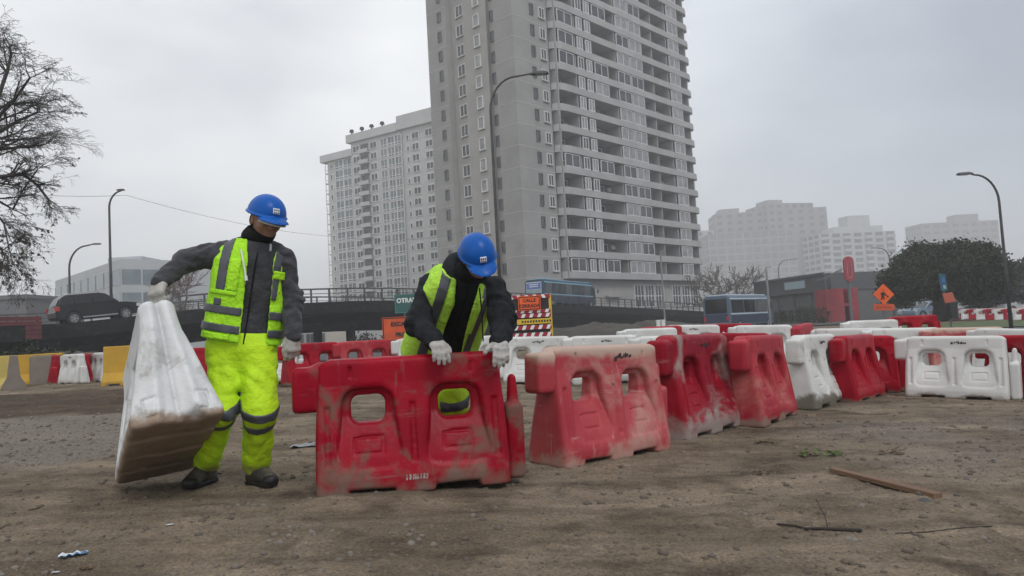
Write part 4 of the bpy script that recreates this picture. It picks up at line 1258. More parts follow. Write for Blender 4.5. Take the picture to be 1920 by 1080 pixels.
# ------------------------------------------------------------------ signs
m_or = mat('orange_board', (0.62, 0.09, 0.02), 0.6, (0.5, 0.07, 0.02), 2.5)
m_oru = mat('orange_bright', (0.80, 0.12, 0.015), 0.5, (0.7, 0.09, 0.01), 2.5)
m_ink = mat('sign_black', (0.015, 0.015, 0.015), 0.6)
m_grn = mat('sign_green', (0.012, 0.10, 0.085), 0.5, (0.01, 0.08, 0.07), 3.0)
m_wht = mat('sign_white', (0.72, 0.72, 0.70), 0.6)
m_rd = mat('sign_red', (0.30, 0.012, 0.03), 0.55)
m_yel = mat('sign_yellow', (0.62, 0.42, 0.03), 0.6)
def board_sign(name, label, x0, y0, x1, y1, Y, m, lines, tm, size, cat='sign', legs=True, th=0.03, frame=None, lean=0.0, left=False):
    a = at(x0, y1, Y); c = at(x1, y0, Y)
    w = c[0] - a[0]; hh = (c[2] - a[2]) 
    cx = (a[0] + c[0]) / 2; zb = a[2]; g = float(gz(cx, Y))
    t = empty(name, (cx, Y, g), 0, label, cat); t.rotation_euler = (0, lean, 0)
    zb -= g
    b = MB(); b.box(-w / 2, w / 2, 0, th, zb, zb + hh); b.obj('board', [m], t)
    if frame:
        b = MB(); e = .035
        b.box(-w / 2 + .02, w / 2 - .02, -.006, -.002, zb + .02, zb + .02 + e); b.box(-w / 2 + .02, w / 2 - .02, -.006, -.002, zb + hh - .02 - e, zb + hh - .02)
        b.box(-w / 2 + .02, -w / 2 + .02 + e, -.006, -.002, zb + .02 + e, zb + hh - .02 - e); b.box(w / 2 - .02 - e, w / 2 - .02, -.006, -.002, zb + .02 + e, zb + hh - .02 - e)
        b.obj('border', [frame], t)
    for k, (tx, f) in enumerate(lines):
        me = text_mesh('lettering', tx, size * hh, tm, align='LEFT' if left else 'CENTER', bold=.012 * hh, sx=.92)
        link('lettering', me, t, (-w / 2 + .12 if left else 0, -.012, zb + hh * f))
    if legs:
        for s in (-1, 1):
            b = MB(); b.box(s * w * .36 - .03, s * w * .36 + .03, th + .002, th + .05, 0, zb + hh * .9); b.obj('leg', [m_frame_d], t)
    return t
board_sign('excavation_sign', 'orange excavation warning board left of the bending worker', 718, 590, 822, 642, 25, m_or, [('EXCAVACIONES', .70), ('PROFUNDAS', .27)], m_ink, .235, frame=m_ink)
# green overhead direction sign hung on the bridge edge
board_sign('direction_sign', 'dark green direction sign below the railing, partly hidden by the bending worker', 741, 546, 862, 588, 44, m_grn, [('OTRAS', .66)], m_wht, .34, left=True, frame=mat('sign_teal', (.03, .2, .18), .5))

def barricade():
    Y = 19.5
    g = at(992, 600, Y); gx = g[0]; z0 = float(gz(gx, Y))
    a = at(955, 560, Y)[0] - gx; c = at(1031, 560, Y)[0] - gx
    zt = at(992, 554, Y)[2] - z0
    t = empty('closed_road_barricade', (gx, Y, z0), 0, 'striped red and white barricade carrying the orange closed road board', 'barricade')
    for x in (a, c):
        b = MB(); b.box(x - .035, x + .035, 0, .07, 0, zt); b.obj('post', [m_yel], t)
    pxm = (c - a) / 76.0
    def plank(yc, hgt, m1, m2, name='striped_board', lean=1):
        z = zt - (yc - 554) * pxm; h = hgt * pxm
        b = MB(); b.box(a, c, -.03, -.002, z - h / 2, z + h / 2, 0)
        n = 5; w = (c - a) / n
        for k in range(n):
            x = a + k * w; s = lean * h * .45
            q = [(x + .02 + (0 if s > 0 else -s), -.034, z - h / 2), (x + w * .5 + (0 if s > 0 else -s), -.034, z - h / 2), (x + w * .5 - s + (0 if s > 0 else -s), -.034, z + h / 2), (x + .02 - s + (0 if s > 0 else -s), -.034, z + h / 2)]
            q = [(min(max(v[0], a), c), v[1], v[2]) for v in q]
            b.face(q, 1)
        b.obj(name, [m1, m2], t)
    b = MB(); b.box(a + .04, c - .04, 0.0, .02, zt - 27 * pxm, zt); b.obj('back_board', [m_ink], t)
    b = MB(); b.box(a + .04, c - .04, 0.03, .045, zt - 78 * pxm, zt - 30 * pxm); b.obj('dark_panel', [mat('dark_board', (.03, .035, .03), .7)], t)
    plank(556.5, 7, m_rd, m_wht); plank(584, 6, m_rd, m_wht, lean=-1); plank(592, 7, m_rd, m_wht, lean=-1)
    plank(614, 8, m_rd, m_wht, lean=-1); plank(628, 8, m_rd, m_wht, lean=-1)
    b = MB(); z = zt - 49 * pxm; b.box(a - .02, c + .02, -.05, -.036, z - .07, z + .07); b.obj('yellow_plate', [m_yel], t)
    b = MB()
    for k in range(11): b.box(a + .3 + k * .075, a + .345 + k * .075, -.055, -.0505, z - .03, z + .03)
    b.obj('yellow_plate_print', [m_ink], t)
    x0 = at(971, 560, Y)[0] - gx; x1 = at(1013, 560, Y)[0] - gx; zb = zt - 28 * pxm; zz = zt - 1 * pxm
    b = MB(); b.box(x0, x1, -.07, -.04, zb, zz); b.obj('orange_board', [m_oru], t)
    b = MB(); e = .02
    b.box(x0 + .02, x1 - .02, -.075, -.071, zb + .02, zb + .02 + e); b.box(x0 + .02, x1 - .02, -.075, -.071, zz - .02 - e, zz - .02)
    b.box(x0 + .02, x0 + .02 + e, -.075, -.071, zb + .02 + e, zz - .02 - e); b.box(x1 - .02 - e, x1 - .02, -.075, -.071, zb + .02 + e, zz - .02 - e)
    b.obj('border', [m_ink], t)
    for tx, f in (('CALLE', .68), ('CERRADA', .30)):
        link('lettering', text_mesh('lettering', tx, .122, m_ink, bold=.004), t, ((x0 + x1) / 2, -.076, zb + (zz - zb) * f))
barricade()

def works_sign():
    Y = 30
    c = at(1653, 552, Y); g = float(gz(c[0], Y))
    t = empty('roadworks_sign', (c[0], Y, g), 0, 'orange diamond sign with a black digging worker figure, on the right', 'sign')
    t.rotation_euler = (0, math.radians(3), 0)
    r = at(1673, 552, Y)[0] - c[0]; z = c[2] - g
    b = MB(); b.prism([(0, -r), (r, 0), (0, r), (-r, 0)], 0, .03); b.obj('board', [m_oru], t, (0, 0, z), bevel=.01)
    # small standing figure with a shovel
    f = MB(); s = r * .9
    def bar(x0, z0, x1, z1, w):
        f.tube([(x0 * s, -.012, z0 * s), (x1 * s, -.012, z1 * s)], w * s, 6)
    bar(-.08, .2, -.15, -.1, .13); bar(-.15, -.1, -.28, -.55, .06); bar(-.12, -.1, .02, -.52, .06); bar(-.05, .2, .2, .0, .045); bar(-.1, .2, -.3, .0, .045); bar(-.35, .1, .35, -.15, .03)
    f.tube([(-.02 * s, -.012, .40 * s), (-.02 * s, -.012, .41 * s)], .11 * s, 10)
    f.prism([(.3 * s, -.3 * s), (.5 * s, -.3 * s), (.42 * s, -.1 * s)], -.02, -.002)
    f.obj('figure', [m_ink], t, (0, 0, z))
    x0 = at(1636, 576, Y)[0] - c[0]; x1 = at(1674, 576, Y)[0] - c[0]; zz = at(1655, 576, Y)[2] - g
    b = MB(); b.box(x0, x1, 0, .03, zz - .13, zz + .13); b.obj('lower_plate', [m_or], t)
    b = MB()
    for k in range(7): b.box(x0 + .06 + k * .1, x0 + .12 + k * .1, -.006, -.002, zz - .06, zz + .05)
    b.obj('lower_plate_print', [mat('dark_orange', (.35, .04, .01), .6)], t)
    b = MB(); b.box(-.03, .03, .035, .08, 0, z); b.obj('post', [m_frame_d], t)
works_sign()

def leaning_post():
    Y = 36
    c = at(1780, 597, Y); g = float(gz(c[0], Y))
    t = empty('leaning_signpost', (c[0], Y, g), 0, 'leaning post with a narrow blue sign above a plain orange panel, before the dark tree', 'sign')
    z = lambda v: at(1780, v, Y)[2] - g
    x = lambda u: at(u, 560, Y)[0] - c[0]
    b = MB(); b.tube([(x(1783), .1, 0), (x(1768), .1, z(512))], .045, 8); b.obj('post', [m_frame_d], t)
    def quad(name, pts, m, th=.04):
        b = MB(); b.prism([(x(u), z(v)) for u, v in pts], -th, 0); return b.obj(name, [m], t)
    quad('blue_sign', [(1765, 545), (1778, 545), (1776, 513), (1763, 513)], mat('blue_sign', (.02, .06, .16), .5, (.015, .1, .1), 3.0))
    quad('sign_symbol', [(1769, 529), (1774, 529), (1773, 520), (1768, 520)], mat('blue_symbol', (.04, .14, .38), .5), .045)
    quad('sign_symbol', [(1770, 541), (1775, 541), (1774, 534), (1769, 534)], mat('pale_symbol', (.3, .38, .4), .5), .045)
    quad('orange_panel', [(1771, 568), (1791, 566), (1786, 548), (1767, 550)], mat('faded_orange', (.42, .10, .06), .7))
    quad('dark_wrap', [(1775, 598), (1786, 598), (1788, 566), (1772, 568)], m_ink, .3)
    quad('stay', [(1794, 598), (1797, 598), (1789, 568), (1787, 568)], m_polel, .05)
leaning_post()

# ------------------------------------------------------------------ trees
m_bark = mat('bark', (0.035, 0.030, 0.027), 0.95, (0.06, 0.052, 0.045), 4.0, bump=.5, bscale=20)
def branchy(seed, roots, depth, m, name, label, base, cat='tree', seg=5, twig_r=0.006, lenf=(0.62, 0.8), ang=(22, 48), droop=0.0, nchild=(2, 3), leaves=None, minr=0.004):
    rr = random.Random(seed)
    t = empty(name, base, 0, label, cat)
    big = MB(); tw = MB(); tips = []
    def grow(p, d, L, r, lev, budget):
        n = 4 if lev < 3 else 3
        pts = [p.copy()]; rad = [r]
        q = p.copy(); dd = d.copy()
        for k in range(n):
            dd = (dd + Vector((rr.gauss(0, .13), rr.gauss(0, .13), rr.gauss(0, .13) - droop * lev * .1))).normalized()
            q = q + dd * (L / n); pts.append(q.copy()); rad.append(max(minr, r * (1 - .38 * (k + 1) / n)))
        (big if lev < 3 else tw).tube(pts, rad, 7 if lev < 2 else (4 if lev < 4 else 3), caps=False)
        if lev >= budget:
            tips.append(pts[-1]); return
        for k in range(1, n + 1):
            if k < n and rr.random() > (.8 if lev < 4 else .6): continue
            for c in range(1 if k < n else rr.randint(*nchild)):
                a = math.radians(rr.uniform(*ang)); az = rr.uniform(0, 2 * math.pi)
                ax = dd.cross(Vector((math.cos(az), math.sin(az), .3))).normalized()
                nd = (Matrix.Rotation(a if k == n else a * 1.3, 3, ax) @ dd).normalized()
                f = rr.uniform(*lenf) * (1 if k == n else .8)
                grow(pts[k], nd, L * f, max(minr, rad[k] * .72), lev + 1, budget)
    for (path, r0, budget) in roots:
        nogrow = budget == 0
        P_ = [Vector(x) for x in path]
        R_ = [r0 * (1 - .6 * i / (len(P_) - 1)) for i in range(len(P_))]
        big.tube(P_, R_, 8, caps=False)
        for i in range(1, 1 if nogrow else len(P_)):
            for c in range(3 if i < len(P_) - 1 else 3):
                d = (P_[i] - P_[i - 1]).normalized()
                a = math.radians(rr.uniform(20, 55)); az = rr.uniform(0, 6.28)
                ax = d.cross(Vector((math.cos(az), math.sin(az), .3))).normalized()
                nd = (Matrix.Rotation(a, 3, ax) @ d).normalized()
                q = P_[i - 1].lerp(P_[i], rr.uniform(.4, 1.0)) if i < len(P_) - 1 else P_[i]
                grow(q, nd, (P_[i] - P_[i - 1]).length * rr.uniform(.55, .85), max(minr, R_[i] * .6), 2, budget)
    big.obj('limbs', [m], t, smooth=True)
    o = tw.obj('twigs', [m], t)
    return t, tips
def bare_tree_left():
    Y = 20.0
    bx_ = at(-75, 560, Y); g = float(gz(bx_[0], Y)); base = Vector((bx_[0], Y, g))
    def w(u, v, dy=0):
        if u > -60: u = u * .66 - 22
        if v < 400: v = v * .93 + 48
        return tuple(Vector(at(u, v, Y + dy)) - base)
    trunk = [w(-70, 700), w(-62, 560, .1), w(-50, 430), w(-40, 330)]
    trunk[0] = (0, 0, -.1)
    roots = [
        (trunk, .26, 0),
        ([w(-40, 330), w(-15, 230, .4), w(20, 160, .6), w(55, 90, .8), w(66, 55, 1.0)], .085, 6),
        ([w(-30, 290), w(20, 190, -.5), w(75, 150, -.9), w(118, 105, -1.2)], .065, 6),
        ([w(-40, 240), w(30, 215, -.8), w(90, 190, -1.2), w(140, 175, -1.4)], .06, 6),
        ([w(-42, 340), w(30, 305, .4), w(100, 300, .9), w(140, 322, 1.2), w(172, 352, 1.2)], .075, 6),
        ([w(-42, 300), w(30, 250, 1.0), w(95, 245, 1.3), w(160, 240, 1.5)], .065, 6),
        ([w(-30, 330), w(15, 370, -.6), w(45, 420, -1.0), w(60, 470, -1.2)], .04, 6),
        ([w(-45, 400), w(5, 440, .6), w(40, 470, .9), w(70, 455, 1.1)], .04, 6),
        ([w(-55, 450), w(-15, 490, -.4), w(20, 500, -.6)], .04, 6),
        ([w(-35, 260), w(-10, 150, 1.3), w(12, 80, 1.6), w(18, 55, 1.6)], .055, 6),
        ([w(-45, 330), w(20, 350, 1.4), w(70, 370, 1.8), w(100, 330, 1.9), w(140, 290, 2.0)], .05, 6),
        ([w(-50, 300), w(-120, 200, .5), w(-170, 120, .5)], .07, 3),
        ([w(-50, 350), w(-140, 300, -.5), w(-210, 260, -.5)], .07, 3),
    ]
    t, tips = branchy(21, roots, 5, m_bark, 'bare_tree', 'large leafless tree with fine dark twigs reaching in from the left edge', tuple(base), lenf=(.5, .72), ang=(18, 50), droop=.30, minr=.0034)
    # the few dead leaves still hanging low
    rr = random.Random(4); b = MB()
    for q in tips:
        w_ = q + base
        if w_.z < at(0, 430, Y)[2] and rr.random() < .09 or rr.random() < .003:
            s = rr.uniform(.03, .06); a = Vector((rr.uniform(-1, 1), rr.uniform(-1, 1), rr.uniform(-1, 1))).normalized() * s; c = a.cross(Vector((rr.uniform(-1, 1), 1, rr.uniform(-1, 1)))).normalized() * s * .7
            b.face([q - a, q + c, q + a, q - c])
    o = b.obj('dead_leaves', [mat('dead_leaf', (.07, .05, .035), .9)], t); o['kind'] = 'stuff'
bare_tree_left()

def bush_bare(label, u, v, Y, H, seed, spread=.6, m=m_bark, lev=4, minr=.012, n=7, name='bare_tree'):
    p = at(u, v, Y); g = float(gz(p[0], Y))
    rr = random.Random(seed); roots = [([(0, 0, -.1), (0.05, 0, H * .2), (0, .05, H * .38)], H * .022, 2)]
    for k in range(n):
        a = 2 * math.pi * k / n + rr.uniform(-.3, .3)
        e = Vector((math.cos(a) * spread * H * .45, math.sin(a) * spread * H * .3, H * rr.uniform(.75, .92)))
        roots.append(([(0, 0, H * .3), tuple(e * .55 + Vector((0, 0, H * .08))), tuple(e)], H * .012, lev))
    return branchy(seed, roots, lev, m, name, label, (p[0], Y, g), minr=minr)[0]
m_bark2 = mat('grey_bark', (0.09, 0.075, 0.065), .95, (.12, .1, .09), 2.0)
bush_bare('bare brown tree behind the bridge railing at the right foot of the grey tower', 1375, 590, 100, 6.2, 5, 1.0, m_bark2, 4, .03)
bush_bare('small bare tree between the grey tower and the other bare brown tree', 1338, 590, 104, 5.6, 6, .9, m_bark2, 4, .03)
bush_bare('reddish bare shrub rising above the overpass behind the lifted white barrier', 334, 590, 62, 6.3, 8, .3, mat('red_bark', (.12, .06, .045), .9), 4, .016)

def leafy(name, label, base, crowns, n, leaf, m, trunk_r=.25, trunk_h=2.0, seed=1, cat='tree'):
    rs = np.random.RandomState(seed)
    t = empty(name, base, 0, label, cat)
    b = MB(); b.tube([(0, 0, -.1), (.1, 0, trunk_h * .5), (0, .1, trunk_h)], [trunk_r * 1.3, trunk_r, trunk_r * .8], 8)
    for c in crowns[:7]:
        b.tube([(0, .1, trunk_h * .8), (c[0] * .5, c[1] * .5, trunk_h + (c[2] - trunk_h) * .6), (c[0], c[1], c[2])], [trunk_r * .6, trunk_r * .35, trunk_r * .15], 6)
    b.obj('trunk', [m_bark], t, smooth=True)
    tot = sum(c[3] * c[4] * c[5] for c in crowns); V = []
    for (x, y, z, rx, ry, rz) in crowns:
        k = int(n * rx * ry * rz / tot)
        # sub clumps on the crown's shell
        nc = max(8, k // 60)
        d = rs.randn(nc, 3); d /= np.linalg.norm(d, axis=1)[:, None]
        rad = 0.55 + 0.5 * rs.rand(nc) ** .6
        cc = d * rad[:, None] * (rx, ry, rz) + (x, y, z)
        cl = rs.randint(0, nc, k)
        q = cc[cl] + rs.randn(k, 3) * (0.13 * min(rx, ry, rz) + .12) 
        V.append(q)
    Q = np.concatenate(V); k = len(Q)
    a = rs.randn(k, 3); a /= np.linalg.norm(a, axis=1)[:, None]
    c = np.cross(a, rs.randn(k, 3)); c /= np.linalg.norm(c, axis=1)[:, None]
    s = leaf * (.6 + .8 * rs.rand(k))[:, None]
    W = np.stack([Q - a * s, Q + c * s * .6, Q + a * s, Q - c * s * .6], 1).reshape(-1, 3)
    F = np.arange(4 * k).reshape(-1, 4).astype(np.int32)
    mi = rs.randint(0, 2, k)
    o = link('crown', npmesh('crown', W, F, m, False, mi), t)
    return t
m_lf1 = mat('leaf_dark', (0.016, 0.021, 0.010), .8); m_lf2 = mat('leaf_olive', (0.032, 0.035, 0.017), .8)
m_lf3 = mat('leaf_blue', (0.022, 0.028, 0.030), .85)
def big_tree():
    Y = 56; p = at(1762, 590, Y); sc = Y / FPX
    def c(u, v, rx, rz, dy=0, ry=None):
        q = at(u, v + 7, Y + dy); return (q[0] - p[0], dy, q[2], rx * sc, (ry or rx) * sc, rz * sc)
    cr = [c(1762, 505, 72, 38), c(1700, 520, 40, 30, -1), c(1835, 515, 50, 38, 1), c(1735, 488, 50, 32, 1), c(1800, 484, 60, 30), c(1840, 470, 22, 14), c(1690, 545, 28, 18, -1), c(1670, 540, 20, 14), c(1860, 500, 30, 25, 1), c(1752, 468, 26, 12), c(1812, 460, 16, 8)]
    leafy('evergreen_tree', 'huge dark round evergreen tree on the right behind the orange diamond sign', (p[0], Y, 0), cr, 110000, .11, [m_lf1, m_lf2], .5, 2.2, 3)
    Y = 75; p = at(1875, 590, Y); sc = Y / FPX
    cr = [c(1868, 530, 42, 26), c(1905, 520, 30, 24), c(1838, 545, 30, 18), c(1940, 512, 34, 26), c(1890, 552, 40, 10)]
    leafy('evergreen_tree', 'bluish hazy tree behind and right of the huge dark evergreen', (p[0], Y, 0), cr, 26000, .22, [m_lf3, m_lf1], .45, 2.5, 5)
big_tree()
def shrub(label, u, v, Y, w, h, seed, m=None, n=1800, name='shrub'):
    p = at(u, v, Y); g = float(gz(p[0], Y))
    leafy(name, label, (p[0], Y, g), [(0, 0, h * .5, w * .5, w * .35, h * .48), (w * .25, 0, h * .4, w * .3, w * .3, h * .4), (-w * .3, .1, h * .38, w * .3, w * .3, h * .36)], n, .07, m or [m_lf1, m_lf2], .04, h * .4, seed, 'shrub')
shrub('dark bush at the left edge behind the first yellow barrier', 12, 670, 24, 3.2, 1.3, 31)
shrub('dark low bush behind the grey concrete block', 70, 665, 28, 3.5, 1.0, 32)
shrub('low green shrubs under the overpass left of the orange excavation board', 700, 640, 40, 2.2, 1.05, 33, n=1500)
shrub('dark bush right of the seen-from-behind bus', 1440, 600, 70, 4.0, 1.6, 34, n=2500)
shrub('dark bush left of the red shop entrance', 1525, 600, 74, 3.5, 1.8, 35, n=2500)
# ------------------------------------------------------------------ plastic barriers
BL, BH = 1.15, 0.80
def _thick(z):
    return np.interp(z, [0, .10, .17, .60, .64, .80], [.195, .195, .18, .10, .092, .086]).astype(np.float32)
def f_barrier(P):
    x, y, z = P[:, 0], P[:, 1], P[:, 2]
    ay = np.abs(y)
    th = _thick(z)
    d = (ay - th) * .93
    d = smax(d, np.abs(x) - (BL / 2 - .02 * np.clip((z - .3) / .4, 0, 1)), .05)
    d = smax(d, z - BH, .045); d = smax(d, -z, .02)
    # rounded upper corners
    cx = np.abs(x) - (BL / 2 - .11); cz = z - (BH - .11)
    dc = np.where((cx > 0) & (cz > 0), np.sqrt(np.maximum(cx, 0) ** 2 + np.maximum(cz, 0) ** 2) - .11, -1)
    d = np.maximum(d, dc)
    # two pockets with sloping floors
    xs = np.abs(x) - .265
    half = np.interp(z, [.12, .30, .62], [.200, .175, .142])
    tp = np.interp(z, [.16, .20, .34, .46, .60], [.182, .17, .105, .045, .040]).astype(np.float32)
    rr_ = .085
    qx = np.maximum(np.abs(xs) - (half - rr_), 0); qz = np.maximum(np.maximum(z - (.615 - rr_), (.17 + rr_) - z), 0)
    pk = np.maximum(np.sqrt(qx ** 2 + qz ** 2) - rr_, tp - ay)
    d = smax(d, -pk, .045)
    # raised/inset frame in the pocket floor
    fr = np.maximum(np.abs(xs) - .085, np.abs(z - .285) - .045)
    ring = np.abs(fr) - .006
    d = np.maximum(d, -np.maximum(ring, (tp - .012) - ay) * .9)
    # hand holes
    hx = np.abs(xs) - .050; hz = np.abs(z - .495) - .030
    ho = np.sqrt(np.maximum(hx, 0) ** 2 + np.maximum(hz, 0) ** 2) + np.minimum(np.maximum(hx, hz), 0) - .052
    d = smax(d, -ho, .025)
    # grooves down the three ribs
    for gx in (0, .50):
        gxv = np.abs(np.abs(x) - gx) if gx else np.abs(x)
        g = np.maximum(gxv - .016, np.abs(z - .35) - .17)
        d = smax(d, -np.maximum(g, th - .016 - ay), .012)
    # slots in the top band, fork pockets in the base
    g = np.maximum(np.abs(np.abs(x) - .36) - .008, np.abs(z - .715) - .035)
    d = np.maximum(d, -np.maximum(g, th - .014 - ay))
    d = smax(d, -np.maximum(np.abs(np.abs(x) - .25) - .13, z - .035), .03)
    d = d + .0025 * vnoise(P, 7.0)
    return d
def f_socket(P):
    d = rbox(P, (-BL / 2 - .045, 0, .625), (.085, .08, .135), .03)
    return smin(d, cap(P, (-BL / 2 + .04, 0, .735), (-BL / 2 - .0, 0, .71), .055, .05), .03)
def f_pin(P):
    d = rbox(P, (BL / 2 + .055, 0, .235), (.06, .085, .235), .03)
    return smin(d, cap(P, (BL / 2 + .06, 0, .46), (BL / 2 + .06, 0, .62), .04, .028), .02)
m_red = mat('barrier_red', (0.33, 0.0015, 0.014), 0.36, (0.24, 0.0015, 0.012), 2.0, (0.30, 0.10, 0.09), 2.2, spec=.14, scratch=(.20, .06, .06), bump=.12, bscale=30, lo3=.56, hi3=.8, rough2=.7, lowdirt=((.17, .13, .10), .05, .05))
m_redd = mat('barrier_red_muddy', (0.32, 0.0015, 0.015), 0.36, (0.22, 0.0015, 0.012), 2.0, (0.16, 0.075, 0.06), 3.2, spec=.14, scratch=(.24, .10, .09), bump=.15, bscale=26, lo3=.52, hi3=.64, rough2=.8, lowdirt=((.17, .115, .09), .06, .19))
m_redg = mat('barrier_red_chalky', (0.28, 0.005, 0.017), 0.45, (0.22, 0.005, 0.017), 2.0, (0.30, 0.25, 0.23), 1.5, spec=.14, scratch=(.30, .16, .15), bump=.15, bscale=26, lo3=.54, hi3=.66, rough2=.85, lowdirt=((.28, .235, .21), .17, .16))
m_pink = mat('barrier_faded_pink', (0.42, 0.065, 0.07), 0.5, (0.36, 0.03, 0.045), 1.8, (0.43, 0.21, 0.18), 1.9, spec=.28, scratch=(.46, .32, .28), bump=.15, bscale=26, lo3=.48, hi3=.66, rough2=.8, lowdirt=((.38, .235, .19), .06, .14), top=((.46, .33, .27), .715, .06))
m_redp = mat('barrier_pale_red', (0.38, 0.035, 0.045), 0.5, (0.30, 0.015, 0.03), 1.8, (0.42, 0.15, 0.13), 2.0, spec=.14, scratch=(.42, .17, .16), bump=.12, bscale=26, lo3=.5, hi3=.7, rough2=.8, lowdirt=((.24, .16, .13), .07, .06))
m_wh = mat('barrier_white', (0.62, 0.625, 0.61), 0.45, (0.52, 0.52, 0.50), 2.0, (0.36, 0.345, 0.31), 4.0, scratch=(.40, .40, .39), bump=.12, bscale=30, lo3=.58, hi3=.78, rough2=.8, lowdirt=((.25, .22, .18), .05, .05))
m_whd = mat('barrier_white_mouldy', (0.60, 0.60, 0.58), 0.5, (0.50, 0.50, 0.47), 2.0, (0.30, 0.28, 0.24), 4.0, scratch=(.36, .35, .32), bump=.15, bscale=26, lo3=.56, hi3=.72, rough2=.8, lowdirt=((.11, .10, .07), .13, .07))
m_smudge = mat('worn_black_print', (0.02, 0.02, 0.02), .7)
def make_barrier_meshes():
    V, F = sdf_mesh(f_barrier, (-.64, -.27, -.03), (.64, .27, .85), .0078, .02)
    V = relax(V, F, 2, .6); hi = npmesh('body', V, F, [m_red], True)
    V, F = sdf_mesh(f_barrier, (-.64, -.27, -.03), (.64, .27, .85), .016, .02)
    V = relax(V, F, 1, .5); lo = npmesh('body', V, F, [m_red], True)
    V, F = sdf_mesh(f_socket, (-.8, -.12, .44), (-.45, .12, .8), .012, .02); so = npmesh('socket', relax(V, F, 1), F, [m_red], True)
    V, F = sdf_mesh(f_pin, (.5, -.12, -.04), (.74, .12, .68), .012, .02); pi = npmesh('connector', relax(V, F, 1), F, [m_red], True)
    return hi, lo, so, pi
B_HI, B_LO, B_SO, B_PI = make_barrier_meshes()
def scrawl(seed, w=.17, h=.035):
    """worn, unreadable black print: ragged little strokes on the band"""
    rr = random.Random(seed); b = MB()
    x = -w / 2
    while x < w / 2:
        ww = rr.uniform(.008, .03); hh = h * rr.uniform(.4, 1); z = rr.uniform(-.012, .012)
        b.prism([(x, z - hh / 2), (x + ww, z - hh / 2 + rr.uniform(-.006, .006)), (x + ww * rr.uniform(.7, 1.2), z + hh / 2), (x + rr.uniform(0, .006), z + hh * .3)], -.0015, 0.0)
        x += ww * rr.uniform(.8, 1.5)
    return b.mesh('worn_print', [m_smudge])
SCR = [scrawl(i) for i in range(4)]
nbar = 0
def barrier(label, pos, yaw, m, hi=False, mark=True, tilt=(0, 0), group='plastic barriers on the site', name='plastic_barrier', lift=0.0, markx=.02, sc=1.0):
    global nbar
    nbar += 1
    z = float(gz(pos[0], pos[1])) - 0.008 + lift
    t = empty(name, (pos[0], pos[1], z), 0, label, 'barrier', group)
    n = gnormal(pos[0], pos[1])
    R = n.to_track_quat('Z', 'Y').to_matrix()
    # keep heading: build frame with z = n, x along yaw
    xd = Vector((math.cos(yaw), math.sin(yaw), 0)); xd = (xd - n * xd.dot(n)).normalized(); yd = n.cross(xd)
    M = Matrix((xd, yd, n)).transposed() @ Matrix.Rotation(tilt[0], 3, 'X') @ Matrix.Rotation(tilt[1], 3, 'Y')
    t.rotation_euler = M.to_euler(); t.scale = (sc, sc, sc)
    link('body', B_HI if hi else B_LO, t, mat=m)
    link('socket', B_SO, t, mat=m); link('connector', B_PI, t, mat=m)
    if mark: link('worn_print', SCR[nbar % 4], t, (markx, -.0925, .715))
    return t
def bar_px(label, L, Rr, m, **k):
    """front foot edge runs between two ground pixels (left, right), kept at true length"""
    a = gpt(*L); c = gpt(*Rr)
    yaw = math.atan2(c[1] - a[1], c[0] - a[0])
    mid = (a + c) / 2
    p = (mid[0] - math.sin(yaw) * .195 * k.get('sc', 1), mid[1] + math.cos(yaw) * .195 * k.get('sc', 1))
    return barrier(label, p, yaw, m, **k)
def bar_at(label, u, Y, yawdeg, m, **k):
    p = at(u, 600, Y)
    return barrier(label, (p[0], Y), math.radians(yawdeg), m, **k)

# near row, left to right
front = bar_px('muddy red barrier in front, gripped by the bending worker', (607, 934), (948, 916), m_redd, hi=True, mark=False, tilt=(0, -math.radians(2.2)), lift=.012)
b = MB(); rr = random.Random(2); x = -.06
while x < .07:
    b.prism([(x, 0), (x + .012, .004), (x + .014, .03), (x + .004, .036)], -.0015, 0); x += rr.uniform(.012, .02)
link('worn_white_print', b.mesh('worn_white_print', [mat('worn_white', (.42, .36, .34), .7, (.22, .03, .04), 60.0)]), front, (0.0, -.1965, .075))
bar_px('faded pink and cream barrier, first of the row right of the bending worker', (1038, 885), (1280, 838), m_pink, hi=True, markx=.12, sc=1.05)
bar_px('red barrier with pale grey dust over its lower half, next to the faded pink one', (1280, 832), (1402, 794), m_redg, hi=True, sc=1.13)
bar_px('pale red barrier between the dusty red one and the mouldy white one', (1432, 803), (1500, 775), m_redp, hi=True, sc=1.1, mark=False)
bar_px('white barrier with a mouldy dark foot in the near row', (1524, 771), (1598, 749), m_whd, hi=True, sc=1.08)
bar_px('clean dark red barrier at the far end of the near row', (1606, 757), (1665, 740), m_red, hi=True, sc=1.05, mark=False)
bar_at('red barrier seen from its end, half hidden left of the large white one', 1590, 10.4, -10, m_red, hi=True, mark=False)
bar_px('large white barrier facing the camera at the right of the picture', (1706, 744), (1882, 751), m_wh, hi=True, markx=.05)
p = at(1934, 600, 9.0); barrier('bright red barrier cut by the right edge of the picture', (p[0], p[1]), math.radians(-62), m_red, hi=True, mark=False)

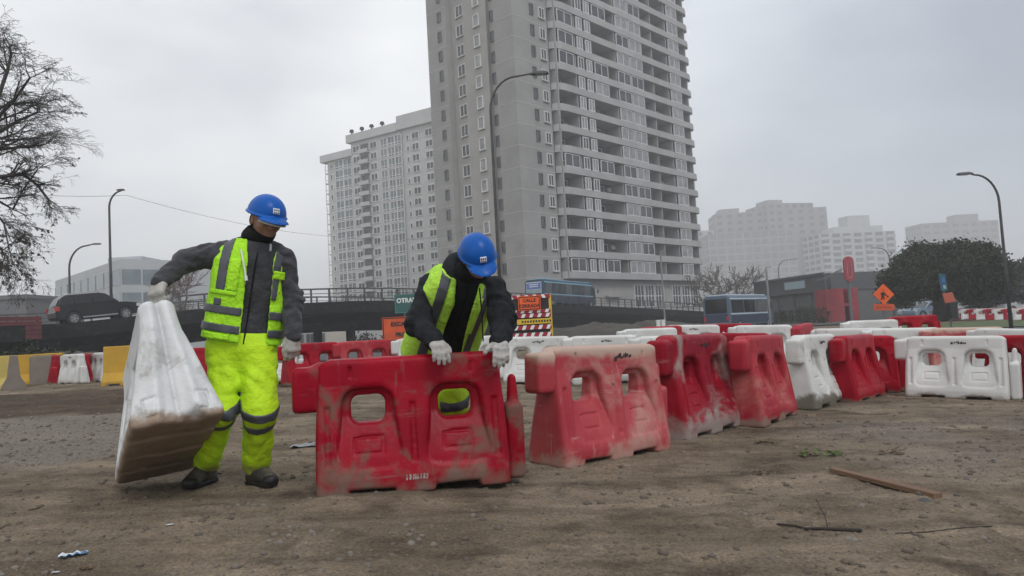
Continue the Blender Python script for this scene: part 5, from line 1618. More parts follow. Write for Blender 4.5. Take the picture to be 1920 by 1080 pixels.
# second row behind them, left to right
bar_px('red barrier behind the upright worker, left of its twin', (547, 724), (640, 716), m_red, mark=False)
bar_px('red barrier just left of the bending worker in the second row', (646, 716), (740, 708), m_redp, mark=False)
bar_px('white barrier in the second row whose right part the bending worker hides', (752, 709), (850, 703), m_wh, mark=False)
bar_at('white barrier between the upright worker and the second row of reds', 500, 14.6, 15, m_wh, mark=False)
bar_at('white barrier glimpsed under the chest of the bending worker', 888, 13.6, -8, m_wh, mark=False)
bar_at('white barrier with stained top just below the striped barricade', 1003, 12.3, -14, m_wh, hi=True)
bar_at('white barrier with stained top behind the left half of the faded pink one', 1127, 12.1, 6, m_wh, hi=True)
bar_at('white barrier whose pale top shows above the dusty red one', 1252, 11.6, 8, m_wh)
bar_at('pale barrier top just right of the barricade, behind the stained white ones', 1215, 14.4, 14, m_wh, mark=False)
bar_at('red barrier in the back row, first left of the small white one with two holes', 1236, 15.2, 35, m_redp, mark=False)
bar_at('small white barrier with two holes in the back row above the dusty red one', 1295, 15.6, -12, m_wh)
bar_at('red barrier in the back row between two white ones, in front of the grey tower', 1358, 15.9, -10, m_red, mark=False)
bar_at('white barrier in the back row below the bus seen from behind', 1427, 14.9, -12, m_wh, mark=False)
bar_at('red barrier just behind the pale red one, its top half hidden', 1372, 12.2, -25, m_red, mark=False)
bar_at('angled faded red barrier jutting up in the back row below the shop entrance', 1500, 12.9, 58, m_redp, mark=False, lift=.10)
bar_at('white barrier in the back row right of the angled faded red one', 1582, 13.0, -16, m_wh, mark=False)
bar_at('white barrier at middle of the back row, below the leaning signpost', 1692, 12.6, -16, m_wh, mark=False)
bar_at('faded red barrier with a pale top, right end of the back row', 1806, 12.2, -14, m_pink, mark=False)
bar_at('white barrier turned end-on right of the pale topped faded red one', 1890, 11.4, -68, m_wh, mark=False)
bar_at('white barrier top showing behind the back row below the orange diamond sign', 1632, 15.8, 4, m_wh, mark=False)
bar_at('red barrier top showing far behind the back row right of the orange diamond sign', 1712, 17.5, 5, m_red, mark=False)
bar_at('red barrier far behind, glimpsed left of the upright worker\'s knee', 378, 15.2, 20, m_red, mark=False)

# left group
bar_at('white plastic barrier next to the grey concrete block', 136, 19.4, -38, m_wh, mark=True)
bar_at('red plastic barrier squeezed behind the grey concrete block', 108, 20.3, -66, m_red, mark=False)
bar_at('red plastic barrier between the two white ones on the left', 163, 20.3, -66, m_red, mark=False)
bar_at('white plastic barrier beside the big yellow barrier on the left', 189, 19.9, -45, m_wh, mark=False)

def jersey(label, u, Y, yawdeg, m, L=1.5, H=.85, notch=True, name='jersey_barrier', mats2=None):
    p = at(u, 600, Y)
    t = empty(name, (p[0], Y, float(gz(p[0], Y)) - .01), math.radians(yawdeg), label, 'barrier')
    prof = [(-.30, 0), (-.30, .12), (-.17, .32), (-.10, H), (.10, H), (.17, .32), (.30, .12), (.30, 0)]
    b = MB()
    for (x0, x1) in ((-L / 2, L / 2),):
        k = len(prof); s = len(b.v)
        b.v += [(x0, y, z) for y, z in prof] + [(x1, y, z) for y, z in prof]
        b.f += [[s + i for i in reversed(range(k))], [s + k + i for i in range(k)]]; b.m += [1, 1]
        for i in range(k):
            j = (i + 1) % k; b.f.append([s + i, s + j, s + k + j, s + k + i]); b.m.append(0)
    o = b.obj('body', [m, mats2 or m], t, bevel=.02)
    if notch:
        b = MB()
        for x in (-L * .25, L * .25): b.box(x - .11, x + .11, -.304, .304, .008, .07)
        b.obj('drain_slot', [m_ink], t)
    return t
m_yb = mat('barrier_yellow', (.52, .30, .02), .75, (.42, .24, .02), 1.6, (.22, .18, .12), 2.4, bump=.2, bscale=20, lo3=.55, hi3=.72, lowdirt=((.16, .13, .09), .06, .1))
m_yb2 = mat('barrier_yellow_chalky', (.50, .38, .08), .8, (.40, .31, .08), 1.6, (.22, .2, .15), 2.4, bump=.2, bscale=20, lo3=.55, hi3=.72, lowdirt=((.16, .13, .09), .1, .1))
m_gc = mat('block_concrete', (.23, .195, .165), .9, (.17, .15, .13), 1.5, bump=.3, bscale=16)
jersey('worn yellow concrete barrier with a grey end at the left edge', -14, 17.6, -24, m_yb2, 1.6, mats2=m_gc)
jersey('yellow concrete barrier standing just left of the grey concrete block', 62, 20.2, 12, m_yb, 1.5, .86)
jersey('big clean yellow barrier behind the lifted white one', 243, 17.0, 14, m_yb, 1.1, .93)
p = at(88, 600, 20.2)
t = empty('concrete_block', (p[0], 20.2, float(gz(p[0], 20.2))), math.radians(4), 'plain grey concrete block between the yellow and the white barriers on the left', 'concrete block')
b = MB(); b.box(-.33, .33, -.3, .3, 0, .78); b.obj('block', [m_gc], t, bevel=.02)
b = MB(); b.box(-.27, .22, -.24, .2, .782, .82); b.obj('sand_cap', [mat('sand', (.30, .24, .12), .95)], t)

# distant striped row on the right
rr = random.Random(9)
names = ['first from the left', 'second from the left', 'third from the left', 'fourth from the left', 'fifth from the left', 'sixth from the left', 'seventh from the left', 'eighth from the left', 'ninth from the left', 'tenth from the left', 'eleventh from the left', 'twelfth from the left']
for k in range(12):
    u = 1762 + k * 14.5 + (k > 6) * (k - 6) * 3.2
    Y = 58 - k * 1.25
    m = m_wh if k % 2 == 0 else m_red
    bar_at('far %s barrier on the grass verge, %s in that row' % ('white' if k % 2 == 0 else 'red', names[k]), u, Y, -48 + k * 2.5, m, mark=False, group='distant red and white barriers on the verge')

# ------------------------------------------------------------------ the white barrier being dragged
def dragged():
    N = np.array([-1.80, 3.86, .62]); Fp = at(293, 908, 4.72); Fp[2] = float(gz(Fp[0], 4.72)) + .03
    a = (N - Fp); Lb = np.linalg.norm(a); a /= Lb
    up = np.array([0, 0, 1.0]); c = np.cross(a, up); c /= np.linalg.norm(c)      # c: image left..right
    bu = np.cross(c, a)
    lean = DRAG_LEAN
    bu2 = bu * math.cos(lean) + c * math.sin(lean); c2 = np.cross(a, bu2)
    R = np.stack([a, c2 * -1, bu2], -1).astype(np.float32)   # columns: length (towards the raised end), across, up
    if np.linalg.det(R) < 0: R[:, 1] *= -1
    org = (N + Fp) / 2
    H = .74; L = Lb
    def f(P):
        q = P; x, y, z = q[:, 0], q[:, 1], q[:, 2]
        th = np.interp(z, [0, .06, .12, .54, .64, H], [.235, .235, .218, .110, .098, .096]).astype(np.float32)
        ay = np.abs(y)
        d = (ay - th) * .92
        # end face bulges: two vertical ridges with a seam between, recess below the middle one
        endp = L / 2 - .015 + .030 * np.exp(-((ay - th * .45) / .035) ** 2) - .018 * np.exp(-(ay / .012) ** 2) - .02 * _sst(z, .45, H)
        d = smax(d, x - endp, .03); d = smax(d, -x - L / 2, .05)
        d = smax(d, z - H, .05); d = smax(d, -z, .03)
        # U shaped lines moulded low on the end face
        for s in (-1, 1):
            yy = s * y - .13
            u = np.maximum(np.abs(yy) - .032, np.abs(z - .10) - .05)
            d = np.maximum(d, -np.maximum(np.abs(u) - .004, (endp - .012) - x))
        # bite out of the foot
        d = smax(d, -ell(q, (L / 2 + .03, .07, -.02), (.10, .075, .07)), .03)
        # side pockets
        px_ = np.abs(np.abs(x) - .26) - .15
        tp = np.interp(z, [.1, .3, .42, .5], [.21, .12, .06, .06]).astype(np.float32)
        d = smax(d, -np.maximum(np.maximum(px_, tp - ay), np.maximum(z - .5, .12 - z)), .03)
        # underside: shallow cross channels
        for xc in (-.30, .02, .33):
            d = smax(d, -np.maximum(np.abs(x - xc + .03 * vnoise(q, 6, 2)) - .04, z - .010 - .012 * vnoise(q, 11)), .025)
        return d + .003 * vnoise(q, 5.0) + .0015 * vnoise(q, 22)
    t = empty('lifted_barrier', tuple(org), 0, 'dirty white barrier with a mud brown underside, lifted by the standing worker', 'barrier')
    t.rotation_euler = Matrix(R.tolist()).to_euler()
    m = mat('barrier_white_scuffed', (0.66, 0.67, 0.67), 0.5, (0.52, 0.53, 0.53), 2.2, (0.28, 0.265, 0.24), 5.0, scratch=(.36, .35, .33), bump=.3, bscale=30, lo3=.52, hi3=.72, rough2=.8, lowdirt=((.24, .165, .105), .05, .045), rand=False)
    V, F = sdf_mesh(f, (-L / 2 - .05, -.28, -.06), (L / 2 + .06, .28, H + .05), .0085, .03)
    V = relax(V, F, 2, .5)
    me = npmesh('body', V, F, [m], True)
    link('body', me, t)
    b = MB(); b.prism([(.25, .36), (.33, .35), (.36, .40), (.28, .44)], -.128, -.10); b.obj('black_mark', [m_smudge], t)
    return org, R, L, H
DRAG_LEAN = math.radians(5)
DR = dragged()
# ------------------------------------------------------------------ people
m_skin = mat('skin', (0.30, 0.165, 0.11), .6, (0.24, 0.125, 0.085), 12.0, rand=False, spec=.3)
m_hair = mat('hair', (0.012, 0.010, 0.009), .8)
m_jack1 = mat('grey_fleece', (0.046, 0.047, 0.053), .95, (0.066, 0.067, 0.075), 14.0, spec=.15, bump=1.2, bscale=22, rand=False, sheen=.15)
m_jack2 = mat('charcoal_jacket', (0.013, 0.015, 0.018), .85, (0.022, 0.025, 0.029), 10.0, spec=.15, bump=1.6, bscale=15, rand=False)
m_black_c = mat('black_fabric', (0.008, 0.008, 0.009), .95, (0.016, 0.016, 0.017), 12.0, spec=.15, bump=.3, bscale=80, rand=False)
m_vest = mat('vest_lime', (0.44, 0.86, 0.015), .75, (0.36, 0.76, 0.012), 7.0, bump=1.6, bscale=15, rand=False)
m_vest2 = mat('vest_lime_pale', (0.46, 0.78, 0.06), .75, (0.36, 0.66, 0.05), 7.0, bump=1.6, bscale=15, rand=False)
m_trou = mat('trousers_yellow', (0.54, 0.83, 0.008), .72, (0.49, 0.77, 0.008), 5.0, (0.38, 0.55, 0.02), 4.0, lo3=.62, hi3=.80, lowdirt=((.30, .34, .05), .13, .05), bump=1.0, bscale=15, rand=False)
m_refl = mat('reflective_tape', (0.075, 0.08, 0.095), .45, (0.055, 0.06, 0.07), 9.0, rand=False)
m_helm = mat('helmet_blue', (0.004, 0.10, 0.42), .35, (0.003, 0.08, 0.35), 4.0, rand=False, spec=.2)
m_glove = mat('glove_knit', (0.52, 0.50, 0.47), .95, (0.40, 0.385, 0.36), 16.0, (0.24, 0.22, 0.19), 9.0, bump=.7, bscale=170, rand=False, lo3=.52, hi3=.68)
m_boot = mat('boot_leather', (0.030, 0.026, 0.022), .7, (0.10, 0.088, 0.07), 9.0, bump=.3, bscale=40, rand=False)
m_sole = mat('boot_rubber', (0.010, 0.010, 0.010), .6)
m_capw = mat('cap_peak_grey', (0.42, 0.42, 0.40), .8)
m_patch = mat('helmet_sticker', (0.62, 0.62, 0.66), .5)
m_navy = mat('sticker_ink', (0.02, 0.02, 0.06), .5)

SHR = np.array([[1, 0, .9], [0, 1, .5], [0, 0, 1.2]], np.float32)
def unit(v):
    v = np.asarray(v, float); return v / np.linalg.norm(v)

def hand_parts(W, d, n, side, curls, thumb, scale=1.0, spread=0.08):
    """W wrist, d wrist->knuckles, n back of the hand, side +1/-1 thumb side = side * (d x n); curls: per finger 3 bend angles (deg)"""
    d = unit(d); n = unit(n - d * (np.dot(n, d))); t = np.cross(d, n) * side
    S_ = scale
    palm = []; fingers = []
    offs = (.033, .011, -.011, -.031)
    lens = ((.046, .028, .023), (.050, .031, .024), (.047, .029, .023), (.037, .023, .020))
    for i in range(4):
        k = W + (d * (.092 - .004 * abs(i - 1.2)) + t * offs[i]) * S_
        palm.append((W + (d * .012 + t * offs[i] * .72) * S_, k, .0205 * S_, .0165 * S_))
        a = 0; p = k; chain = []
        fd = unit(d + t * (1.3 - i) * spread)
        for j in range(3):
            a += math.radians(curls[i][j])
            v = fd * math.cos(a) - n * math.sin(a)
            q = p + v * lens[i][j] * S_
            r0 = (.0118, .0110, .0102)[j] * S_; r1 = (.0110, .0102, .0090)[j] * S_
            chain.append((p, q, r0, r1)); p = q
        fingers.append(chain)
    b0 = W + (d * .022 + t * .026) * S_
    v1 = unit(d * thumb[0] + t * thumb[1] - n * thumb[2]); v2 = unit(v1 + d * .35 - t * thumb[3]); v3 = unit(v2 - t * thumb[3] * .8 - n * .1)
    p1 = b0 + v1 * .046 * S_; p2 = p1 + v2 * .034 * S_; p3 = p2 + v3 * .026 * S_
    fingers.append([(b0, p1, .019 * S_, .0145 * S_), (p1, p2, .0142 * S_, .0125 * S_), (p2, p3, .0125 * S_, .0108 * S_)])
    return palm, fingers

def f_hand(P, hp, grow=0.0, cuff=None):
    palm, fingers = hp
    d = None
    for s in palm:
        x = cap(P, s[0], s[1], s[2] + grow, s[3] + grow); d = x if d is None else smin(d, x, .02)
    for ch in fingers:
        f = None
        for s in ch:
            x = cap(P, s[0], s[1], s[2] + grow, s[3] + grow); f = x if f is None else smin(f, x, .006)
        d = smin(d, f, .007)
    if cuff is not None:
        d = smin(d, cap(P, cuff[0], cuff[1], cuff[2], cuff[3]), .02)
    return d

def make_person(name, label, J, cfg):
    """J: joints in world coordinates"""
    J = {k: np.asarray(v, np.float32) for k, v in J.items()}
    root = np.asarray(cfg['root'], np.float32)
    t = empty(name, tuple(root.tolist()), 0, label, 'person', cfg.get('group'))
    O = J['pelvis']; up = unit(J['neck'] - O); Lt = float(np.linalg.norm(J['neck'] - O))
    rt = J['sh_l'] - J['sh_r']; rt = unit(rt - up * np.dot(rt, up)); bk = np.cross(up, rt)
    TM = np.stack([rt, bk, up], -1).astype(np.float32)
    def loc(P): return (P - O) @ TM
    Z = np.array([-.16, -.06, 0, .3, .6, .78, .9, .97, 1.06, 1.16]) * Lt
    cr = cfg.get('crouch', 0)      # spine curvature: chest pushed back
    def torso(P, w, dp, grow=0.0, lo=-.16, hi=1.08, pw=2.6):
        q = loc(P)
        z = q[:, 2]
        zz = np.clip(z, lo * Lt, hi * Lt)
        W_ = np.interp(zz, Z, w).astype(np.float32) + grow; D_ = np.interp(zz, Z, dp).astype(np.float32) + grow
        yc = q[:, 1] - cr * np.sin(np.clip(zz / Lt, 0, 1) * math.pi)
        k = (np.abs(q[:, 0] / W_) ** pw + np.abs(yc / D_) ** pw + 1e-9) ** (1 / pw)
        d = (k - 1) * np.minimum(W_, D_) * .9
        return smax(d, np.abs(z - (lo + hi) / 2 * Lt) - ((hi - lo) / 2 * Lt + grow), .05)
    w_b = np.array([.165, .178, .178, .165, .182, .195, .172, .115, .066, .058]) * cfg.get('ws', 1)
    d_b = np.array([.105, .125, .128, .115, .125, .125, .108, .085, .064, .058]) * cfg.get('ws', 1)
    # ---- head frame
    hf = unit(cfg['face']); hu = unit(np.array(cfg['headup']) - hf * np.dot(cfg['headup'], hf)); hr = np.cross(hf, hu)
    HM = np.stack([hr, -hf, hu], -1).astype(np.float32); HC = J['head']
    def hl(P): return (P - HC) @ HM
    def f_head(P, g=0.0):
        q = hl(P)
        d = ell(q, (0, .012, .025), (.077, .097, .103))
        d = smin(d, ell(q, (0, -.030, -.055), (.056, .062, .062)), .05)
        d = smin(d, ell(q, (0, -.062, -.092), (.026, .026, .022)), .03)
        d = smin(d, cap(q, (-.035, -.082, .018), (.035, -.082, .018), .014), .02)
        for s in (-1, 1):
            d = smin(d, ell(q, (s * .040, -.066, -.022), (.024, .024, .022)), .025)
            d = smax(d, -ell(q, (s * .031, -.100, .000), (.019, .016, .011)), .012)
            d = np.minimum(d, ell(q, (s * .031, -.079, .000), (.0125, .0125, .0115)))
            d = smin(d, ell(q, (s * .079, .012, -.010), (.010, .020, .031)), .008)
        d = smin(d, cap(q, (0, -.088, .006), (0, -.112, -.028), .0085, .014), .014)
        for s in (-1, 1): d = smin(d, ell(q, (s * .013, -.098, -.031), (.009, .010, .008)), .008)
        d = smin(d, cap(q, (-.020, -.083, -.055), (.020, -.083, -.055), .008), .01)
        d = smin(d, cap(q, (-.017, -.082, -.066), (.017, -.082, -.066), .008), .006)
        return d
    # ---- arms and legs
    def limb(P, keys, radii, k=.03):
        d = None
        for i in range(len(keys) - 1):
            x = cap(P, J[keys[i]], J[keys[i + 1]], radii[i], radii[i + 1]); d = x if d is None else smin(d, x, k)
        return d
    arms = (('sh_r', 'el_r', 'wr_r'), ('sh_l', 'el_l', 'wr_l'))
    legs = (('hip_r', 'kn_r', 'an_r'), ('hip_l', 'kn_l', 'an_l'))
    hands = [hand_parts(*cfg['hand_r']), hand_parts(*cfg['hand_l'])]
    def body(P):
        d = torso(P, w_b, d_b, -.022)
        d = smin(d, cap(P, J['neck'] - up * .03, HC + HM @ np.array([0, .02, -.05], np.float32), .056, .05), .05)
        d = smin(d, f_head(P), .03)
        for a in arms: d = smin(d, limb(P, a, (.048, .038, .026)), .05)
        for l in legs: d = smin(d, limb(P, l, (.082, .055, .038)), .05)
        for h in hands:
            d = smin(d, f_hand(P, h, -.005), .01)
        for s in ('r', 'l'):
            d = smin(d, cap(P, J['an_' + s] - np.array([0, 0, .03], np.float32), J['toe_' + s], .026, .02), .02)
        return d
    pts = np.array([v for v in J.values()]); lo = pts.min(0) - .25; hi = pts.max(0) + .25
    sdf_obj('body', body, lo, hi, .0105, m_skin, t, root, 1)
    # finer face in the same pose, as the visible head skin
    sdf_obj('face', lambda P: np.maximum(f_head(P, 0) - .0012, (P - HC) @ HM[:, 2] * -1 - .13), HC - .16, HC + .16, .0045, m_skin, t, root, 1)
    # ---- jacket
    def folds(P, seg, amp):
        a, b_ = J[seg[0]], J[seg[1]]; v = b_ - a; L = float(np.linalg.norm(v)); v = v / L
        s = (P - a) @ v
        n = vnoise(P, 7.0, 1.7)
        m_ = vnoise(P, 13.0, 8.8)
        return 1.2 * amp * (np.sin(s * 2 * math.pi / .07 + 7.0 * n) * np.clip(vnoise(P, 5.0, 4.2) * 1.6 + .3, 0, 1) - 1.6 * np.abs(m_) + .8 * vnoise(P, 24, 3.3))
    jr = cfg.get('sleeve', (.068, .058, .045))
    jw = w_b + .012; jd = d_b + .012
    def jacket(P):
        d = torso(P, jw, jd, 0, cfg.get('jhem', -.06), 1.0)
        d = d + .006 * vnoise(P, 9, 3) 
        for i, a in enumerate(arms):
            x = limb(P, a, jr, .04)
            x = x + folds(P, (a[0], a[1]), .004) + folds(P, (a[1], a[2]), .005)
            d = smin(d, x, .055)
        # collar / hood roll
        q = loc(P)
        ring = np.sqrt((np.sqrt((q[:, 0] / 1.1) ** 2 + ((q[:, 1] - cfg.get('hoody', .0)) / 1.0) ** 2) - cfg.get('hoodr', .085)) ** 2 + ((q[:, 2] - (cfg.get('hoodz', .97) * Lt + .18 * q[:, 1])) / 1.2) ** 2) - cfg.get('hoodt', .034)
        d = smin(d, ring + .004 * vnoise(P, 16, 2), .03)
        return d
    sdf_obj('jacket', jacket, lo, hi, .008, cfg['jmat'], t, root, 1)
    # zip line
    b = MB()
    zp = []
    for k in range(9):
        z = (.02 + .9 * k / 8) * Lt
        y = -(np.interp(z, Z, jd)) + cr * math.sin(z / Lt * math.pi)
        zp.append(tuple((O + TM @ np.array([cfg.get('zipx', .0), y - .004, z], np.float32) - root).tolist()))
    b.tube(zp, .005, 6); b.obj('zip', [m_black_c], t)
    # cuffs of the jacket
    # ---- trousers
    tr = cfg.get('trouser', (.118, .098, .082))
    def trouser(P):
        d = torso(P, w_b + .016, d_b + .018, 0, -.20, cfg.get('waist', .16))
        for l in legs:
            x = limb(P, l, tr, .05)
            a, b_ = J[l[1]], J[l[2]]
            n1 = vnoise(P * np.array([1, 1, .55], np.float32), 9.0, 3.3); n2 = vnoise(P, 17.0, 6.1)
            x = x + .012 * n1 + .006 * n2 - .010 * np.abs(vnoise(P * np.array([.8, .8, 2.2], np.float32), 8, 2.9)) - .016 * np.abs(vnoise(P @ SHR, 9, 9.4))
            v = unit(b_ - a); e = (P - b_) @ v.astype(np.float32)
            x = np.maximum(x, e - .035)
            d = smin(d, x, .035)
        return d
    sdf_obj('trousers', trouser, lo, hi, .0085, m_trou, t, root, 1)
    for l, bands in zip(legs, cfg['legbands']):
        a, b_ = J[l[1]], J[l[2]]; v = unit(b_ - a).astype(np.float32)
        for (s0, s1) in bands:
            def band(P, a=a, v=v, s0=s0, s1=s1, l=l):
                s = (P - a) @ v
                oth = legs[1] if l is legs[0] else legs[0]
                return np.maximum(np.maximum(trouser(P) - .005, np.abs(s - (s0 + s1) / 2) - (s1 - s0) / 2), limb(P, l, tr, .05) - limb(P, oth, tr, .05) + .002)
            c = a + v * (s0 + s1) / 2
            sdf_obj('reflective_band', band, c - .17, c + .17, .0075, m_refl, t, root, 1, one=True)
    # ---- vest
    vw = np.interp(Z, np.array([-.16, 0, .3, .6, .8, .9, .97, 1.06, 1.16]) * Lt, cfg['vw'])
    vd = np.interp(Z, np.array([-.16, 0, .3, .6, .8, .9, .97, 1.06, 1.16]) * Lt, cfg['vd'])
    vlo, vhi = cfg.get('vrange', (-.02, 1.0))
    gx, g0, g1 = cfg['gap']
    sh = [cap, J['sh_r'], J['sh_l']]
    def vshape(P):
        return torso(P, vw, vd, 0, -.2, 1.1, 2.6) + .011 * vnoise(P * np.array([1, 1, .5], np.float32), 8, 5.5) + .003 * vnoise(P, 19, 2.5)
    def vmask(P, gap=True):
        q = loc(P)
        m = np.maximum(vlo * Lt - q[:, 2], q[:, 2] - vhi * Lt)
        if gap:
            gw = np.interp(q[:, 2], [vlo * Lt, .5 * Lt, .8 * Lt, 1.0 * Lt], g0)
            gc = np.interp(q[:, 2], [vlo * Lt, .5 * Lt, .8 * Lt, 1.0 * Lt], g1) + gx
            m = np.maximum(m, -np.maximum(np.abs(q[:, 0] - gc) - gw, q[:, 1] - .01))
        nr = np.sqrt(q[:, 0] ** 2 + (q[:, 1] * .9) ** 2) - .085          # neck opening
        m = np.maximum(m, -np.maximum(nr, .84 * Lt - q[:, 2]))
        for s, k in ((-1, 'sh_r'), (1, 'sh_l')):
            o = loc(J[k][None])[0]
            c0 = (o[0] + s * -.00, o[1], o[2] - .03)
            m = np.maximum(m, -(cap(q, (c0[0] + s * .03, c0[1], c0[2] - .045), (c0[0] + s * .2, c0[1], c0[2] - .045), .075)))
            m = np.maximum(m, -(cap(q, (c0[0] + s * .06, c0[1], c0[2] + .01), (c0[0] + s * .2, c0[1], c0[2] + .05), .08)))
        return m
    def vest(P):
        d = vshape(P)
        return np.maximum(np.abs(d) - .006, vmask(P))
    vm = cfg.get('vmat', m_vest)
    sdf_obj('vest', vest, lo, hi, .0075, vm, t, root, 1)
    def strip(fn, mt, nm='reflective_strip', off=.008, h=.0065):
        def g(P):
            q = loc(P)
            return np.maximum(np.maximum(np.abs(vshape(P) - off) - .0045, vmask(P) + .004), fn(q))
        sdf_obj(nm, g, lo, hi, h, mt, t, root, 1)
    for fn in cfg['strips']:
        strip(lambda q, fn=fn: fn(q, Lt), m_refl)
    for fn in cfg.get('pockets', []):
        strip(lambda q, fn=fn: fn(q, Lt), vm, 'pocket', .012)
    # ---- helmet
    def dome(P): 
        q = hl(P)
        d = ell(q, (0, .008, .040), (.112, .135, .118))
        return d, q
    def helmet(P):
        d, q = dome(P)
        d = smin(d, np.maximum(cap(q, (0, -.10, .06), (0, .11, .075), .02) , d - .004), .02)
        inn = ell(q, (0, .008, .036), (.100, .122, .108))
        cut = .030 + .10 * np.clip(q[:, 1], -.2, .2) * -.10
        sh_ = np.maximum(np.maximum(d, -inn), cut - q[:, 2])
        rim = np.sqrt((np.sqrt((q[:, 0] / .115) ** 2 + ((q[:, 1] - .008) / .138) ** 2) - 1) ** 2 * .014 + (q[:, 2] - .032) ** 2) - .0075
        e = ell(q, (0, -.095, .022), (.100, .105, .022)); 
        peak = np.maximum(np.abs(ell(q - np.array([0, 0, 0], np.float32), (0, -.09, -.005), (.098, .125, .047))) - .0035, np.maximum(.012 - q[:, 2] - .0, q[:, 1] + .085))
        return np.minimum(np.minimum(sh_, rim), peak)
    hlo = HC - .27; hhi = HC + .27
    sdf_obj('helmet', helmet, hlo, hhi, .0048, m_helm, t, root, 2)
    def sticker(P):
        d, q = dome(P)
        return np.maximum(np.abs(d - .004) - .0035, np.maximum(np.abs(q[:, 0]) - .021, np.abs(q[:, 2] - .078) - .017) + 0 * d + np.where(q[:, 1] < 0, 0, 1))
    sdf_obj('helmet_sticker', sticker, hlo, hhi, .0035, m_patch, t, root, 0)
    def stick2(P):
        d, q = dome(P)
        row = np.abs(np.abs(q[:, 2] - .078) - .008) - .0045
        g = np.abs(((q[:, 0] + .018) % .0125) - .006) - .0042
        return np.maximum(np.maximum(np.abs(d - .0075) - .0022, np.maximum(row, g)), np.maximum(np.abs(q[:, 0]) - .018, np.where(q[:, 1] < 0, -1, 1)))
    sdf_obj('sticker_print', stick2, hlo, hhi, .0028, m_navy, t, root, 0)
    # hair behind the ears
    sdf_obj('hair', lambda P: np.maximum(np.maximum(f_head(P) - .007, hl(P)[:, 1] * -1 + .018), np.maximum(hl(P)[:, 2] - .05, -.062 - hl(P)[:, 2])), hlo, hhi, .006, m_hair, t, root, 1)
    # knob of the harness at the back of the helmet
    k0 = HC + HM @ np.array([0, .135, .025], np.float32) - root
    b = MB(); b.tube([tuple((k0 + HM @ np.array([-.03, 0, 0], np.float32)).tolist()), tuple((k0 + HM @ np.array([.03, .0, 0], np.float32)).tolist())], .011, 8); b.obj('helmet_knob', [m_sole], t)
    if cfg.get('cap'):
        def capp(P):
            q = hl(P)
            return np.maximum(np.abs(ell(q, (0, -.07, -.016), (.084, .132, .05))) - .003, np.maximum(-.004 - q[:, 2], q[:, 1] + .07))
        sdf_obj('cap_peak', capp, hlo, hhi, .0045, m_capw, t, root, 1)
    if cfg.get('gaiter'):
        def gai(P):
            q = hl(P)
            d = smin(f_head(P) - .010, cap(P, J['neck'] - up * .02, HC + HM @ np.array([0, .02, -.06], np.float32), .082, .070), .04)
            d = smin(d, ell(P, J['neck'] + up * .03 - bk * .045, (.085, .075, .06)), .04)
            e = q[:, 2] + .064 - .25 * q[:, 1]
            return np.maximum(d + .004 * vnoise(P, 15, 1), e)
        sdf_obj('neck_gaiter', gai, hlo - .1, hhi, .007, m_black_c, t, root, 1)
    # ---- gloves
    for key, s in (('hand_r', 'r'), ('hand_l', 'l')):
        hp = hands[0 if s == 'r' else 1]; W = J['wr_' + s]; v = unit(J['el_' + s] - W)
        cf = (W + v * .055, W + v * .002, .044, .034)
        def gl(P): return f_hand(P, hp, .0015, cf) + .0022 * np.sin(((P - W) @ v.astype(np.float32)) * 420) * (((P - W) @ v.astype(np.float32)) > .0) + .0012 * vnoise(P, 60)
        sdf_obj('glove', gl, W - .24, W + .24, .0042, m_glove, t, root, 1)
    # ---- boots
    for s in ('r', 'l'):
        A = J['an_' + s]; T_ = J['toe_' + s]; g = cfg['soles'][s]
        f_ = T_ - A; f_[2] = 0; f_ = unit(f_).astype(np.float32); heel = A - f_ * .045
        def bt(P):
            d = cap(P, A + np.array([0, 0, .08], np.float32), A + np.array([0, 0, -.02], np.float32), .056, .052)
            d = smin(d, cap(P, np.array([heel[0], heel[1], g + .045]), np.array([A[0], A[1], g + .055]), .043, .046), .03)
            d = smin(d, cap(P, np.array([A[0], A[1], g + .10]), np.array([T_[0], T_[1], g + .040]) - f_ * .03, .052, .046), .04)
            return np.maximum(d, g + .014 - P[:, 2]) + .0015 * vnoise(P, 30)
        sdf_obj('boot', bt, A - .3, A + .3, .0065, m_boot, t, root, 1)
        def so(P):
            q = P.copy(); q[:, 2] = g + .02
            d = cap(q, np.array([heel[0], heel[1], g + .02]), np.array([T_[0], T_[1], g + .02]) - f_ * .03, .047, .052)
            toe = ell(P, np.array([T_[0], T_[1], g + .036]) - f_ * .022, (.053, .053, .04))
            return smax(np.minimum(np.maximum(d, np.abs(P[:, 2] - g - .012) - .014), toe), g - P[:, 2], .004)
        sdf_obj('boot_sole', so, A - .3, A + .3, .0065, m_sole, t, root, 1)
    for (pts_, r, mm, nm) in cfg.get('cords', []):
        b = MB(); b.tube([tuple((np.asarray(p) - root).tolist()) for p in pts_], r, 6); b.obj(nm, [mm], t)
    return t

def box2(q, x0, x1, z0, z1):
    return np.maximum(np.maximum(x0 - q[:, 0], q[:, 0] - x1), np.maximum(z0 - q[:, 2], q[:, 2] - z1))

